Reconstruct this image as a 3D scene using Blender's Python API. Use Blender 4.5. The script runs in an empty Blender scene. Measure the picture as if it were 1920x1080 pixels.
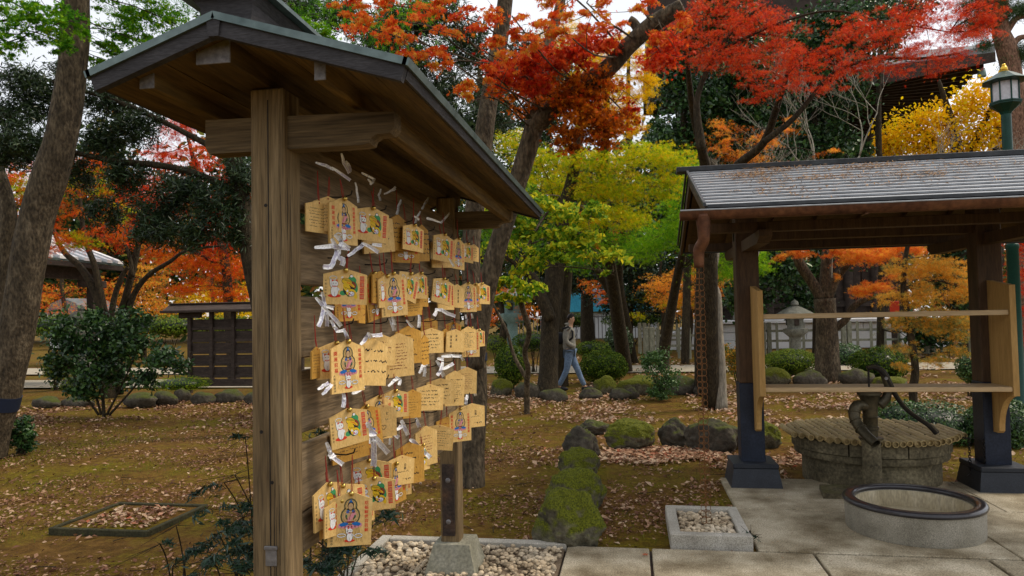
import bpy, math, random
import numpy as np
from mathutils import Vector, Matrix, noise
random.seed(7); rng = np.random.default_rng(7)
sc = bpy.context.scene
COL = sc.collection
PI = math.pi
# ------------------------------------------------------------------ camera
FPX, CAMH = 1350.0, 1.6
YAW, PITCH, ROLL = math.atan(225/FPX), math.atan(51.5/FPX), 0.0195
fw = Vector((-math.sin(YAW)*math.cos(PITCH), math.cos(YAW)*math.cos(PITCH), math.sin(PITCH)))
r0 = Vector((math.cos(YAW), math.sin(YAW), 0)); u0 = r0.cross(fw)
RT = r0*math.cos(ROLL) - u0*math.sin(ROLL); UP = u0*math.cos(ROLL) + r0*math.sin(ROLL)
CAM = Vector((0, 0, CAMH))
cd = bpy.data.cameras.new('camera'); cam = bpy.data.objects.new('camera', cd); COL.objects.link(cam)
cd.sensor_width = 36; cd.lens = FPX/1920*36; cd.clip_start = 0.05; cd.clip_end = 600
cam.matrix_world = Matrix(((RT.x, UP.x, -fw.x, 0), (RT.y, UP.y, -fw.y, 0), (RT.z, UP.z, -fw.z, CAMH), (0, 0, 0, 1)))
sc.camera = cam
# ------------------------------------------------------------------ world, sun, exposure
SUN_EL, SUN_AZ = math.radians(52), math.radians(66)      # azimuth clockwise from +Y
w = bpy.data.worlds.new('World'); sc.world = w; w.use_nodes = True
nt = w.node_tree; nt.nodes.clear()
out = nt.nodes.new('ShaderNodeOutputWorld')
sky = nt.nodes.new('ShaderNodeTexSky'); sky.sky_type = 'NISHITA'; sky.sun_disc = False
sky.sun_elevation = SUN_EL; sky.sun_rotation = SUN_AZ; sky.dust_density = 3
b1 = nt.nodes.new('ShaderNodeBackground'); b1.inputs[1].default_value = 0.05
b2 = nt.nodes.new('ShaderNodeBackground'); b2.inputs[1].default_value = 0.86
tc = nt.nodes.new('ShaderNodeTexCoord'); nz = nt.nodes.new('ShaderNodeTexNoise'); nz.inputs['Scale'].default_value = 2.2; nz.inputs['Detail'].default_value = 5
cr = nt.nodes.new('ShaderNodeValToRGB'); cr.color_ramp.elements[0].position = .3; cr.color_ramp.elements[0].color = (.70, .71, .73, 1); cr.color_ramp.elements[1].position = .7; cr.color_ramp.elements[1].color = (1, .985, .96, 1)
add = nt.nodes.new('ShaderNodeAddShader')
L = nt.links.new
L(tc.outputs['Generated'], nz.inputs['Vector']); L(nz.outputs['Fac'], cr.inputs['Fac']); L(cr.outputs['Color'], b2.inputs[0])
L(sky.outputs[0], b1.inputs[0]); L(b1.outputs[0], add.inputs[0]); L(b2.outputs[0], add.inputs[1]); L(add.outputs[0], out.inputs[0])
sl = bpy.data.lights.new('sun', 'SUN'); sl.energy = 1.9; sl.angle = math.radians(11); sl.color = (1, .87, .68)
so = bpy.data.objects.new('sun', sl); COL.objects.link(so)
sd = Vector((math.sin(SUN_AZ)*math.cos(SUN_EL), math.cos(SUN_AZ)*math.cos(SUN_EL), math.sin(SUN_EL)))
so.rotation_euler = sd.to_track_quat('Z', 'Y').to_euler(); so.location = (0, 0, 30)
sc.view_settings.view_transform = 'Standard'; sc.view_settings.look = 'None'; sc.view_settings.gamma = 1
sc.view_settings.exposure = 0.22
sc.render.engine = 'CYCLES'
sc.cycles.use_denoising = True
sc.cycles.max_bounces = 6; sc.cycles.diffuse_bounces = 3; sc.cycles.glossy_bounces = 2; sc.cycles.transmission_bounces = 3; sc.cycles.transparent_max_bounces = 4
sc.cycles.caustics_reflective = False; sc.cycles.caustics_refractive = False
# ------------------------------------------------------------------ measuring helpers: photo pixel -> place in the world
def ray(px, py): return fw*FPX + RT*(px-960) + UP*(540-py)
def gz(px, py, z=0.0):
    d = ray(px, py); return CAM + d*((z-CAMH)/d.z)
def at(px, py, Y):
    d = ray(px, py); return CAM + d*(Y/d.y)
def atx(px, py, X):
    d = ray(px, py); return CAM + d*(X/d.x)
def ppm(p): return FPX/(Vector(p)-CAM).dot(fw)      # photo pixels per metre there
# ------------------------------------------------------------------ materials
def new_mat(name):
    m = bpy.data.materials.new(name); m.use_nodes = True; t = m.node_tree; t.nodes.clear(); return m, t
def ramp(t, cols, pos=None):
    r = t.nodes.new('ShaderNodeValToRGB'); e = r.color_ramp.elements
    n = len(cols)
    while len(e) < n: e.new(.5)
    for i, c in enumerate(cols):
        e[i].position = pos[i] if pos else .25+.5*i/(n-1); e[i].color = (*c, 1)
    return r
def surf(name, cols, scale=5, stretch=(1, 1, 1), rough=.8, bump=.3, grain=60, gstr=.35, spec=.3, metal=0, moss=None, dist=.01, pos=None, rvar=0.0, island=.0, coat=0):
    """two layers of noise: broad colour change and fine stretched grain, plus bump; moss grows on upward faces"""
    m, t = new_mat(name); N = t.nodes.new; K = t.links.new
    o = N('ShaderNodeOutputMaterial'); p = N('ShaderNodeBsdfPrincipled'); K(p.outputs[0], o.inputs[0])
    p.inputs['Roughness'].default_value = rough; p.inputs['Metallic'].default_value = metal
    p.inputs['Specular IOR Level'].default_value = spec
    c = N('ShaderNodeTexCoord'); mp = N('ShaderNodeMapping'); mp.inputs['Scale'].default_value = stretch
    K(c.outputs['Object'], mp.inputs['Vector'])
    a = N('ShaderNodeTexNoise'); a.inputs['Scale'].default_value = scale; a.inputs['Detail'].default_value = 6; a.inputs['Roughness'].default_value = .6
    b = N('ShaderNodeTexNoise'); b.inputs['Scale'].default_value = grain; b.inputs['Detail'].default_value = 5
    K(mp.outputs[0], a.inputs['Vector']); K(mp.outputs[0], b.inputs['Vector'])
    r = ramp(t, cols, pos); K(a.outputs['Fac'], r.inputs['Fac'])
    mr = N('ShaderNodeMapRange'); mr.inputs[1].default_value = .3; mr.inputs[2].default_value = .7; mr.inputs[3].default_value = 1-gstr; mr.inputs[4].default_value = 1+gstr
    K(b.outputs['Fac'], mr.inputs[0])
    mx = N('ShaderNodeMix'); mx.data_type = 'RGBA'; mx.blend_type = 'MULTIPLY'; mx.inputs[0].default_value = 1
    K(r.outputs[0], mx.inputs[6]); K(mr.outputs[0], mx.inputs[7]); col = mx.outputs[2]
    if island:
        g = N('ShaderNodeNewGeometry'); oi = N('ShaderNodeObjectInfo'); ad = N('ShaderNodeMath'); ad.operation = 'ADD'; fr = N('ShaderNodeMath'); fr.operation = 'FRACT'
        K(g.outputs['Random Per Island'], ad.inputs[0]); K(oi.outputs['Random'], ad.inputs[1]); K(ad.outputs[0], fr.inputs[0])
        m2 = N('ShaderNodeMapRange'); m2.inputs[3].default_value = 1-island; m2.inputs[4].default_value = 1+island; K(fr.outputs[0], m2.inputs[0])
        m3 = N('ShaderNodeMix'); m3.data_type = 'RGBA'; m3.blend_type = 'MULTIPLY'; m3.inputs[0].default_value = 1
        K(col, m3.inputs[6]); K(m2.outputs[0], m3.inputs[7]); col = m3.outputs[2]
    bh = b.outputs['Fac']
    if moss:
        mc, lo, hi = moss
        g = N('ShaderNodeNewGeometry'); s = N('ShaderNodeSeparateXYZ'); K(g.outputs['Normal'], s.inputs[0])
        n3 = N('ShaderNodeTexNoise'); n3.inputs['Scale'].default_value = 6; n3.inputs['Detail'].default_value = 6; K(c.outputs['Object'], n3.inputs['Vector'])
        sm = N('ShaderNodeMath'); sm.operation = 'MULTIPLY_ADD'; K(n3.outputs['Fac'], sm.inputs[0]); sm.inputs[1].default_value = 1.6; K(s.outputs['Z'], sm.inputs[2])
        m4 = N('ShaderNodeMapRange'); m4.inputs[1].default_value = lo; m4.inputs[2].default_value = hi; K(sm.outputs[0], m4.inputs[0])
        n4 = N('ShaderNodeTexNoise'); n4.inputs['Scale'].default_value = 90; n4.inputs['Detail'].default_value = 3; K(c.outputs['Object'], n4.inputs['Vector'])
        r4 = ramp(t, mc, [.25, .75] if len(mc) == 2 else None); K(n4.outputs['Fac'], r4.inputs['Fac'])
        m5 = N('ShaderNodeMix'); m5.data_type = 'RGBA'; K(m4.outputs[0], m5.inputs[0]); K(col, m5.inputs[6]); K(r4.outputs[0], m5.inputs[7]); col = m5.outputs[2]
    K(col, p.inputs['Base Color'])
    if coat: p.inputs['Coat Weight'].default_value = coat
    bp = N('ShaderNodeBump'); bp.inputs['Strength'].default_value = bump; bp.inputs['Distance'].default_value = dist
    K(bh, bp.inputs['Height']); K(bp.outputs[0], p.inputs['Normal'])
    return m
def flat(name, c, rough=.7, metal=0, spec=.3):
    m, t = new_mat(name); o = t.nodes.new('ShaderNodeOutputMaterial'); p = t.nodes.new('ShaderNodeBsdfPrincipled'); t.links.new(p.outputs[0], o.inputs[0])
    n = t.nodes.new('ShaderNodeTexNoise'); n.inputs['Scale'].default_value = 40
    mr = t.nodes.new('ShaderNodeMapRange'); mr.inputs[3].default_value = .82; mr.inputs[4].default_value = 1.15; t.links.new(n.outputs['Fac'], mr.inputs[0])
    mx = t.nodes.new('ShaderNodeMix'); mx.data_type = 'RGBA'; mx.blend_type = 'MULTIPLY'; mx.inputs[0].default_value = 1; mx.inputs[6].default_value = (*c, 1)
    t.links.new(mr.outputs[0], mx.inputs[7]); t.links.new(mx.outputs[2], p.inputs['Base Color'])
    p.inputs['Roughness'].default_value = rough; p.inputs['Metallic'].default_value = metal; p.inputs['Specular IOR Level'].default_value = spec
    return m
def leafmat(name, cols, trans=.35, rough=.65, spec=.12, pos=None):
    """each leaf has its own colour, picked by the mesh attribute 'tint'; thin enough to let light through"""
    m, t = new_mat(name); N = t.nodes.new; K = t.links.new
    o = N('ShaderNodeOutputMaterial'); p = N('ShaderNodeBsdfPrincipled'); tr = N('ShaderNodeBsdfTranslucent'); mx = N('ShaderNodeMixShader')
    a = N('ShaderNodeAttribute'); a.attribute_name = 'tint'
    n = len(cols); r = ramp(t, cols, pos or [i/(n-1) for i in range(n)]); K(a.outputs['Fac'], r.inputs['Fac'])
    K(r.outputs[0], p.inputs['Base Color']); K(r.outputs[0], tr.inputs['Color'])
    p.inputs['Roughness'].default_value = rough; p.inputs['Specular IOR Level'].default_value = spec
    mx.inputs[0].default_value = trans; K(p.outputs[0], mx.inputs[1]); K(tr.outputs[0], mx.inputs[2]); K(mx.outputs[0], o.inputs[0])
    return m
# ------------------------------------------------------------------ mesh helpers
def tag(o, label=None, cat=None, group=None, kind=None):
    if label: o['label'] = label
    if cat: o['category'] = cat
    if group: o['group'] = group
    if kind: o['kind'] = kind
    return o
ORG = {}
def thing(name, label, cat, loc, group=None, rotz=0):
    o = bpy.data.objects.new(name, None); o.empty_display_size = .1; COL.objects.link(o)
    o.location = loc; o.rotation_euler = (0, 0, rotz); ORG[o.name] = Vector(loc)
    return tag(o, label, cat, group)
class MB:
    def __init__(s): s.v = []; s.f = []; s.m = []; s.mi = 0
    def mat(s, i): s.mi = i; return s
    def raw(s, vs, fs):
        b = len(s.v); s.v += [tuple(v) for v in vs]
        for f in fs: s.f.append(tuple(b+i for i in f)); s.m.append(s.mi)
        return s
    def box(s, x0, x1, y0, y1, z0, z1):
        return s.raw([(x0,y0,z0),(x1,y0,z0),(x1,y1,z0),(x0,y1,z0),(x0,y0,z1),(x1,y0,z1),(x1,y1,z1),(x0,y1,z1)],
                     [(3,2,1,0),(4,5,6,7),(0,1,5,4),(1,2,6,5),(2,3,7,6),(3,0,4,7)])
    def bbox(s, x0, x1, y0, y1, z0, z1, b=.004):
        """box with small chamfers along every edge"""
        x0, x1 = min(x0,x1), max(x0,x1); y0, y1 = min(y0,y1), max(y0,y1); z0, z1 = min(z0,z1), max(z0,z1)
        b = min(b, (x1-x0)*.3, (y1-y0)*.3, (z1-z0)*.3)
        V = []; idx = {}
        for i, x in enumerate((x0, x1)):
            for j, y in enumerate((y0, y1)):
                for k, z in enumerate((z0, z1)):
                    sx, sy, sz = (b if i == 0 else -b), (b if j == 0 else -b), (b if k == 0 else -b)
                    idx[i,j,k,0] = len(V); V.append((x, y+sy, z+sz))
                    idx[i,j,k,1] = len(V); V.append((x+sx, y, z+sz))
                    idx[i,j,k,2] = len(V); V.append((x+sx, y+sy, z))
        F = []
        q = [(0,0),(1,0),(1,1),(0,1)]
        for i in (0, 1):
            a = [idx[i,j,k,0] for j,k in q]; F.append(a if i else a[::-1])
            a = [idx[j,i,k,1] for j,k in q]; F.append(a[::-1] if i else a)
            a = [idx[j,k,i,2] for j,k in q]; F.append(a if i else a[::-1])
        for i in (0, 1):
            for j in (0, 1):
                F.append([idx[i,j,0,0], idx[i,j,1,0], idx[i,j,1,1], idx[i,j,0,1]])
                F.append([idx[i,0,j,0], idx[i,1,j,0], idx[i,1,j,2], idx[i,0,j,2]])
                F.append([idx[0,i,j,1], idx[1,i,j,1], idx[1,i,j,2], idx[0,i,j,2]])
                for k in (0, 1): F.append([idx[i,j,k,0], idx[i,j,k,1], idx[i,j,k,2]])
        return s.raw(V, F)
    def prism(s, pts, axis, a, b):
        """2-D outline swept along an axis: 'x' (pts are y,z), 'y' (x,z) or 'z' (x,y)"""
        n = len(pts)
        P = {'x': lambda p, t: (t, p[0], p[1]), 'y': lambda p, t: (p[0], t, p[1]), 'z': lambda p, t: (p[0], p[1], t)}[axis]
        V = [P(p, a) for p in pts] + [P(p, b) for p in pts]
        F = [tuple(range(n))[::-1], tuple(range(n, 2*n))] + [(i, (i+1) % n, (i+1) % n+n, i+n) for i in range(n)]
        return s.raw(V, F)
    def tube(s, path, rad, seg=10, cap=True, wob=0, wfreq=3, squash=None):
        path = [Vector(p) for p in path]; n = len(path)
        if not hasattr(rad, '__len__'): rad = [rad]*n
        T = [(path[min(i+1, n-1)]-path[max(i-1, 0)]).normalized() for i in range(n)]
        ref = Vector((1, 0, 0)) if abs(T[0].x) < .8 else Vector((0, 1, 0))
        nn = (ref - T[0]*ref.dot(T[0])).normalized(); V = []
        for i in range(n):
            nn = (nn - T[i]*nn.dot(T[i])).normalized(); bb = T[i].cross(nn)
            for k in range(seg):
                a = 2*PI*k/seg; r = rad[i]
                d = nn*math.cos(a) + bb*math.sin(a)
                if wob: r *= 1+wob*noise.noise(Vector(((path[i]+d*rad[i]).x*wfreq, (path[i]+d*rad[i]).y*wfreq, path[i].z*wfreq*.4)))
                V.append(path[i]+d*r)
        F = [(i*seg+k, i*seg+(k+1) % seg, (i+1)*seg+(k+1) % seg, (i+1)*seg+k) for i in range(n-1) for k in range(seg)]
        if cap: F += [tuple(range(seg))[::-1], tuple(range((n-1)*seg, n*seg))]
        return s.raw(V, F)
    def lathe(s, prof, c=(0, 0, 0), seg=32, wob=0, cap=True):
        c = Vector(c); V = []; n = len(prof)
        for r, z in prof:
            for k in range(seg):
                a = 2*PI*k/seg; rr = r*(1+wob*noise.noise(Vector((math.cos(a)*3, math.sin(a)*3, z*5)))) if wob else r
                V.append((c.x+rr*math.cos(a), c.y+rr*math.sin(a), c.z+z))
        F = [(i*seg+k, i*seg+(k+1) % seg, (i+1)*seg+(k+1) % seg, (i+1)*seg+k) for i in range(n-1) for k in range(seg)]
        if cap and prof[0][0] > 1e-6: F.append(tuple(range(seg))[::-1])
        if cap and prof[-1][0] > 1e-6: F.append(tuple(range((n-1)*seg, n*seg)))
        return s.raw(V, F)
    def ring(s, c, R, r, ax1, ax2, seg=14, rs=6):
        c = Vector(c); a1 = Vector(ax1); a2 = Vector(ax2); a3 = a1.cross(a2).normalized(); V = []
        for i in range(seg):
            t = 2*PI*i/seg; d = a1*math.cos(t)+a2*math.sin(t); dn = d.normalized()
            for k in range(rs):
                u = 2*PI*k/rs; V.append(c+d*R+dn*(r*math.cos(u))+a3*(r*math.sin(u)))
        F = [(i*rs+k, ((i+1) % seg)*rs+k, ((i+1) % seg)*rs+(k+1) % rs, i*rs+(k+1) % rs) for i in range(seg) for k in range(rs)]
        return s.raw(V, F)
    def ball(s, c, r, seg=12, rings=8):
        r = Vector(r) if hasattr(r, '__len__') else Vector((r, r, r)); c = Vector(c); V = [(c.x, c.y, c.z-r.z)]
        for i in range(1, rings):
            t = PI*i/rings-PI/2
            for k in range(seg):
                a = 2*PI*k/seg; V.append((c.x+r.x*math.cos(t)*math.cos(a), c.y+r.y*math.cos(t)*math.sin(a), c.z+r.z*math.sin(t)))
        V.append((c.x, c.y, c.z+r.z)); F = []
        for k in range(seg):
            F.append((0, 1+(k+1) % seg, 1+k)); e = 1+(rings-2)*seg; F.append((e+k, e+(k+1) % seg, len(V)-1))
        for i in range(rings-2):
            for k in range(seg): F.append((1+i*seg+k, 1+i*seg+(k+1) % seg, 1+(i+1)*seg+(k+1) % seg, 1+(i+1)*seg+k))
        return s.raw(V, F)
    def mesh(s, name, mats, org=(0, 0, 0), smooth=False, tint=None):
        me = bpy.data.meshes.new(name); o = Vector(org)
        me.from_pydata([(v[0]-o.x, v[1]-o.y, v[2]-o.z) for v in s.v], [], s.f)
        for m in (mats if isinstance(mats, (list, tuple)) else [mats]): me.materials.append(m)
        me.polygons.foreach_set('material_index', s.m)
        if smooth: me.shade_smooth(); 
        if smooth == 'auto': me.set_sharp_from_angle(angle=.7)
        me.update(); return me
    def build(s, name, mats, parent=None, smooth=False, label=None):
        org = (0, 0, 0); r = parent
        while r is not None and r.parent is not None: r = r.parent
        if r is not None: org = ORG.get(r.name, (0, 0, 0))
        o = bpy.data.objects.new(name, s.mesh(name, mats, org, smooth)); COL.objects.link(o); o.parent = parent
        if label: o['label'] = label
        return o
    def solo(s, name, mats, label, cat, loc, group=None, smooth=False, kind=None):
        o = bpy.data.objects.new(name, s.mesh(name, mats, loc, smooth)); COL.objects.link(o); o.location = loc; ORG[o.name] = Vector(loc)
        return tag(o, label, cat, group, kind)
def place(mesh, name, parent=None, loc=(0, 0, 0), rot=(0, 0, 0), sca=(1, 1, 1)):
    o = bpy.data.objects.new(name, mesh); COL.objects.link(o); o.parent = parent; o.location = loc; o.rotation_euler = rot; o.scale = sca; return o
def smooth_path(pts, sub=4):
    P = [Vector(p) for p in pts]; n = len(P); out = []
    for i in range(n-1):
        a, b, c, d = P[max(i-1, 0)], P[i], P[i+1], P[min(i+2, n-1)]
        for k in range(sub):
            t = k/sub; out.append(.5*((2*b)+(c-a)*t+(2*a-5*b+4*c-d)*t*t+(3*b-a-3*c+d)*t**3))
    out.append(P[-1]); return out
def lerp_list(r, n):
    m = len(r); return [float(np.interp(i/(n-1)*(m-1), range(m), r)) for i in range(n)]
# ------------------------------------------------------------------ leaves
def leaf_shape(kind):
    if kind == 'star':                   # maple leaf, seven lobes
        P = [(0, 0, 0)]; lob = [(-135, .42), (-88, .68), (-42, .92), (0, 1.0), (42, .92), (88, .68), (135, .42)]
        for i, (a, r) in enumerate(lob):
            a = math.radians(a); P.append((math.sin(a)*r*.62, math.cos(a)*r*.62, -.07*r))
            if i < 6:
                b = math.radians((lob[i][0]+lob[i+1][0])/2); P.append((math.sin(b)*.2, math.cos(b)*.2, .01))
        F = [(0, i, i+1) for i in range(1, 13)]
        return np.array(P), F
    if kind == 'star5':
        P = [(0, 0, 0)]; lob = [(-100, .6), (-50, .9), (0, 1), (50, .9), (100, .6)]
        for a, r in lob:
            for da, q in ((-9, .42), (0, 1), (9, .42)):
                b = math.radians(a+da); P.append((math.sin(b)*r*.62*q, math.cos(b)*r*.62*q, -.08*q))
        return np.array(P), [(0, 1+3*i, 2+3*i, 3+3*i) for i in range(5)]
    if kind == 'tri3':
        P = [(0, -.1, 0), (-.6, .25, -.05), (-.12, .22, 0), (0, .75, -.05), (.12, .22, 0), (.6, .25, -.05)]
        return np.array(P), [(0, 2, 1), (0, 4, 3, 2), (0, 5, 4)]
    if kind == 'oval':
        P = [(0, -.5, 0), (.26, -.1, .05), (.2, .25, .04), (0, .55, -.05), (-.2, .25, .04), (-.26, -.1, .05)]
        return np.array(P), [(0, 1, 2, 3), (0, 3, 4, 5)]
    if kind == 'slim':
        P = [(0, -.5, 0), (.09, 0, .02), (0, .55, -.06), (-.09, 0, .02)]
        return np.array(P), [(0, 1, 2, 3)]
    if kind == 'needle':
        P = [(0, -.5, 0), (.03, .5, 0), (-.03, .5, 0)]
        return np.array(P), [(0, 1, 2)]
    if kind == 'curl':
        P = [(0, -.5, 0), (.28, 0, .12), (0, .5, 0), (-.28, 0, .12), (0, 0, -.02)]
        return np.array(P), [(0, 1, 4), (1, 2, 4), (2, 3, 4), (3, 0, 4)]
def leaves_mesh(name, mat, pos, nrm, size, kind, org=(0, 0, 0), tint=None, head=None):
    """pos (n,3), nrm (n,3) leaf normals, size (n,), tint (n,)"""
    P, F = leaf_shape(kind); n = len(pos); k = len(P)
    nrm = nrm/np.maximum(np.linalg.norm(nrm, axis=1, keepdims=True), 1e-6)
    h = rng.normal(size=(n, 3)) if head is None else head + rng.normal(size=(n, 3))*.25
    h -= nrm*(h*nrm).sum(1, keepdims=True); h /= np.maximum(np.linalg.norm(h, axis=1, keepdims=True), 1e-6)
    r = np.cross(h, nrm)
    V = pos[:, None, :] + size[:, None, None]*(r[:, None, :]*P[None, :, 0, None] + h[:, None, :]*P[None, :, 1, None] + nrm[:, None, :]*P[None, :, 2, None])
    V = V.reshape(-1, 3) - np.array(org)
    lens = np.array([len(f) for f in F]); loop = np.concatenate([np.array(f) for f in F])
    loops = (loop[None, :] + (np.arange(n)*k)[:, None]).ravel()
    starts1 = np.concatenate([[0], np.cumsum(lens)[:-1]]); starts = (starts1[None, :] + (np.arange(n)*lens.sum())[:, None]).ravel()
    me = bpy.data.meshes.new(name); me.vertices.add(len(V)); me.vertices.foreach_set('co', V.ravel().astype(np.float32))
    me.loops.add(len(loops)); me.loops.foreach_set('vertex_index', loops.astype(np.int32))
    me.polygons.add(len(starts)); me.polygons.foreach_set('loop_start', starts.astype(np.int32))
    me.update(calc_edges=True)
    if tint is None: tint = rng.random(n)
    at_ = me.attributes.new('tint', 'FLOAT', 'POINT'); at_.data.foreach_set('value', np.repeat(tint, k).astype(np.float32))
    me.materials.append(mat); return me
def spray_points(cl, n, mode='spray', flatness=.12, spr=.28):
    """cl: list of (centre, (rx,ry,rz), weight). Returns positions, normals, tint drift per spray"""
    W = np.array([c[2]*(c[1][0]*c[1][1]*c[1][2])**.66 for c in cl]); W /= W.sum(); P = []; Nn = []; D = []
    for (c, r, _), q in zip(cl, W):
        m = max(3, int(n*q)); c = np.array(c); r = np.array(r)
        if mode == 'shell':
            d = rng.normal(size=(m, 3)); d /= np.linalg.norm(d, axis=1, keepdims=True)
            lump = np.array([noise.noise(Vector(x*2.6)+Vector(c)) for x in d])
            rr = (1+.16*lump)*(1-.3*rng.random(m)**2.2)
            P.append(c + d*r*rr[:, None]); Nn.append(d/r+rng.normal(size=(m, 3))*.5/r.mean()); D.append(lump*.4)
        else:
            ns = max(1, m//45); sp = rng.normal(size=(ns, 3)); sp /= np.linalg.norm(sp, axis=1, keepdims=True); sp *= (rng.random((ns, 1))**.45)
            sc_ = c + sp*r; idx = rng.integers(0, ns, m); R = spr*(r.mean())**.6*(.6+.8*rng.random((ns, 1)))
            off = rng.normal(size=(m, 3))*.5
            if mode == 'spray':
                tilt = rng.normal(size=(ns, 2))*.22
                off[:, 2] = off[:, 2]*flatness*2 + off[:, 0]*tilt[idx, 0] + off[:, 1]*tilt[idx, 1] - .25*(off[:, 0]**2+off[:, 1]**2)
                nn = np.stack([rng.normal(size=m)*.85, rng.normal(size=m)*.85, .65+.3*rng.normal(size=m)], 1)
            else:
                nn = rng.normal(size=(m, 3)) + np.array([0, 0, .5])
            P.append(sc_[idx] + off*R[idx]); Nn.append(nn); D.append((rng.random(ns)[idx]-.5)*.5)
    return np.concatenate(P), np.concatenate(Nn), np.concatenate(D)
def foliage(name, parent, mat, cl, n, size, kind='star5', mode='spray', tint=(.5, .5), org=None, label=None, spr=.28, flatness=.12, drift=1.0, head=None, dist_tint=None):
    P, Nn, D = spray_points(cl, n, mode, flatness, spr); m = len(P)
    t = np.clip(tint[0] + tint[1]*(rng.random(m)-.5)*1.2 + D*drift*tint[1], 0, 1)
    s = size*(.6+.7*rng.random(m)); r = parent
    if org is None: org = ORG.get(r.name, (0, 0, 0)) if r else (0, 0, 0)
    hd = None if head is None else np.tile(np.array(head, float), (m, 1))
    me = leaves_mesh(name, mat, P, Nn, s, kind, org, t, hd)
    o = bpy.data.objects.new(name, me); COL.objects.link(o); o.parent = parent
    if label: o['label'] = label
    return o
def CL(px, py, Y, rx, ry, dy=None, wt=1.0):
    """a clump of foliage seen at pixel px,py (half-sizes rx, ry in pixels) at distance Y"""
    c = at(px, py, Y); s = 1/ppm(c); return (tuple(c), (rx*s, (dy if dy else max(rx*s*.8, .3)), ry*s), wt)
def path_px(pts, Y0, Y1=None):
    Y1 = Y0 if Y1 is None else Y1; n = len(pts); return [at(p[0], p[1], Y0+(Y1-Y0)*i/max(1, n-1)) for i, p in enumerate(pts)]
def limb(mb, pts, r, seg=10, sub=4, wob=.12):
    sp = smooth_path(pts, sub); mb.tube(sp, lerp_list(r, len(sp)), seg, wob=wob, wfreq=4); return sp
def twigs(mb, starts, cl, per=3, r=.02, seg=5):
    """a branch from the nearest limb point to every clump, with thinner twigs inside it"""
    for c, rad, _ in cl:
        c = Vector(c); s = min(starts, key=lambda q: (q-c).length+(1.5 if q.z > c.z+.3 else 0)); d = (c-s).length
        m = (s+c)/2 + Vector(rng.normal(size=3)*d*.08)+Vector((0, 0, d*.07)); sp = smooth_path([s, m, c], 4)
        mb.tube(sp, lerp_list([r*(1+d*.12), r*.6], len(sp)), seg, wob=0)
        for k in range(per):
            e = c + Vector(rng.normal(size=3)*np.array(rad)*.7); b = sp[rng.integers(len(sp)//2, len(sp))]
            mid = (b+e)/2+Vector(rng.normal(size=3)*.06*(e-b).length); q = smooth_path([b, mid, e], 3)
            mb.tube(q, lerp_list([r*.5, r*.15], len(q)), 4, wob=0)
# ================================================================== materials
M_post = surf('weathered_post_wood', [(.085, .055, .025), (.165, .112, .054), (.235, .168, .088)], 2.2, (9, 9, .5), .85, .8, 16, .38, dist=.006, pos=[.32, .5, .68])
M_beam = surf('weathered_beam_wood', [(.06, .04, .02), (.125, .085, .042), (.19, .135, .07)], 2.2, (.5, 9, 9), .85, .8, 16, .38, dist=.006, pos=[.32, .5, .68])
M_blackunder = flat('black_underlay', (.006, .006, .007), .8)
M_plank = surf('weathered_plank_wood', [(.085, .058, .030), (.165, .117, .065), (.24, .175, .105)], 2.4, (9, .6, 9), .85, .8, 14, .38, dist=.004, island=.15)
M_roofwood = surf('roof_wood', [(.05, .027, .006), (.105, .06, .014), (.16, .098, .027)], 3, (6, .6, 6), .8, .4, 14, .35, dist=.004, island=.18)
M_endgrain = surf('grey_end_grain', [(.14, .135, .14), (.22, .21, .22)], 9, (1, 1, 1), .9, .5, 70, .3, dist=.004)
M_barge = surf('grey_painted_board', [(.022, .020, .022), (.05, .047, .05)], 5, (1, 1, 5), .7, .3, 40, .3)
M_copper = surf('green_grey_sheet_metal', [(.06, .09, .09), (.12, .16, .155), (.17, .22, .21)], 4, (1, 1, 1), .45, .2, 30, .2, metal=.5)
M_darkmetal = surf('dark_rusty_metal', [(.02, .016, .014), (.05, .035, .028), (.09, .05, .03)], 12, (1, 1, 1), .7, .4, 60, .3, metal=.3)
M_galv = surf('dull_metal_plate', [(.14, .13, .13), (.24, .23, .23)], 9, (1, 1, 1), .5, .2, 60, .2, metal=.6)
M_concrete = surf('mossy_concrete', [(.17, .165, .12), (.25, .24, .18), (.32, .31, .25)], 6, (1, 1, 1), .9, .5, 60, .3, dist=.004)
M_granite = surf('pale_granite', [(.27, .25, .21), (.40, .375, .32), (.5, .475, .42)], 5, (1, 1, 1), .85, .35, 170, .45, dist=.002, island=.05)
M_slab = surf('stained_paving_slab', [(.15, .115, .065), (.33, .28, .19), (.47, .41, .30)], 2.6, (1, 1, 1), .85, .5, 110, .5, dist=.002, island=.06, pos=[.33, .5, .62])
M_pebble = surf('pale_pebbles', [(.20, .13, .07), (.46, .37, .25), (.66, .59, .47)], 3, (1, 1, 1), .7, .2, 60, .15, island=.45)
M_moss = [(.016, .026, .002), (.17, .18, .008)]
M_rock = surf('mossy_rock', [(.04, .036, .022), (.10, .09, .058), (.19, .17, .12)], 4, (1, 1, 1), .9, 1.0, 22, .5, dist=.03, moss=(M_moss, .72, 1.12))
M_rock2 = surf('dark_mossy_rock', [(.03, .026, .02), (.07, .06, .045), (.12, .105, .08)], 4, (1, 1, 1), .9, .9, 22, .35, dist=.02, moss=([(.03, .045, .006), (.10, .11, .015)], 1.25, 1.75))
M_bark = surf('maple_bark', [(.03, .022, .012), (.075, .056, .034), (.155, .12, .076)], 4, (2.4, 2.4, 1), .9, 1.0, 16, .5, dist=.03)
M_barkdark = surf('dark_bark', [(.014, .010, .005), (.036, .026, .013), (.07, .052, .026)], 5, (2.6, 2.6, 1), .9, 1.0, 16, .5, dist=.03)
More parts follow.
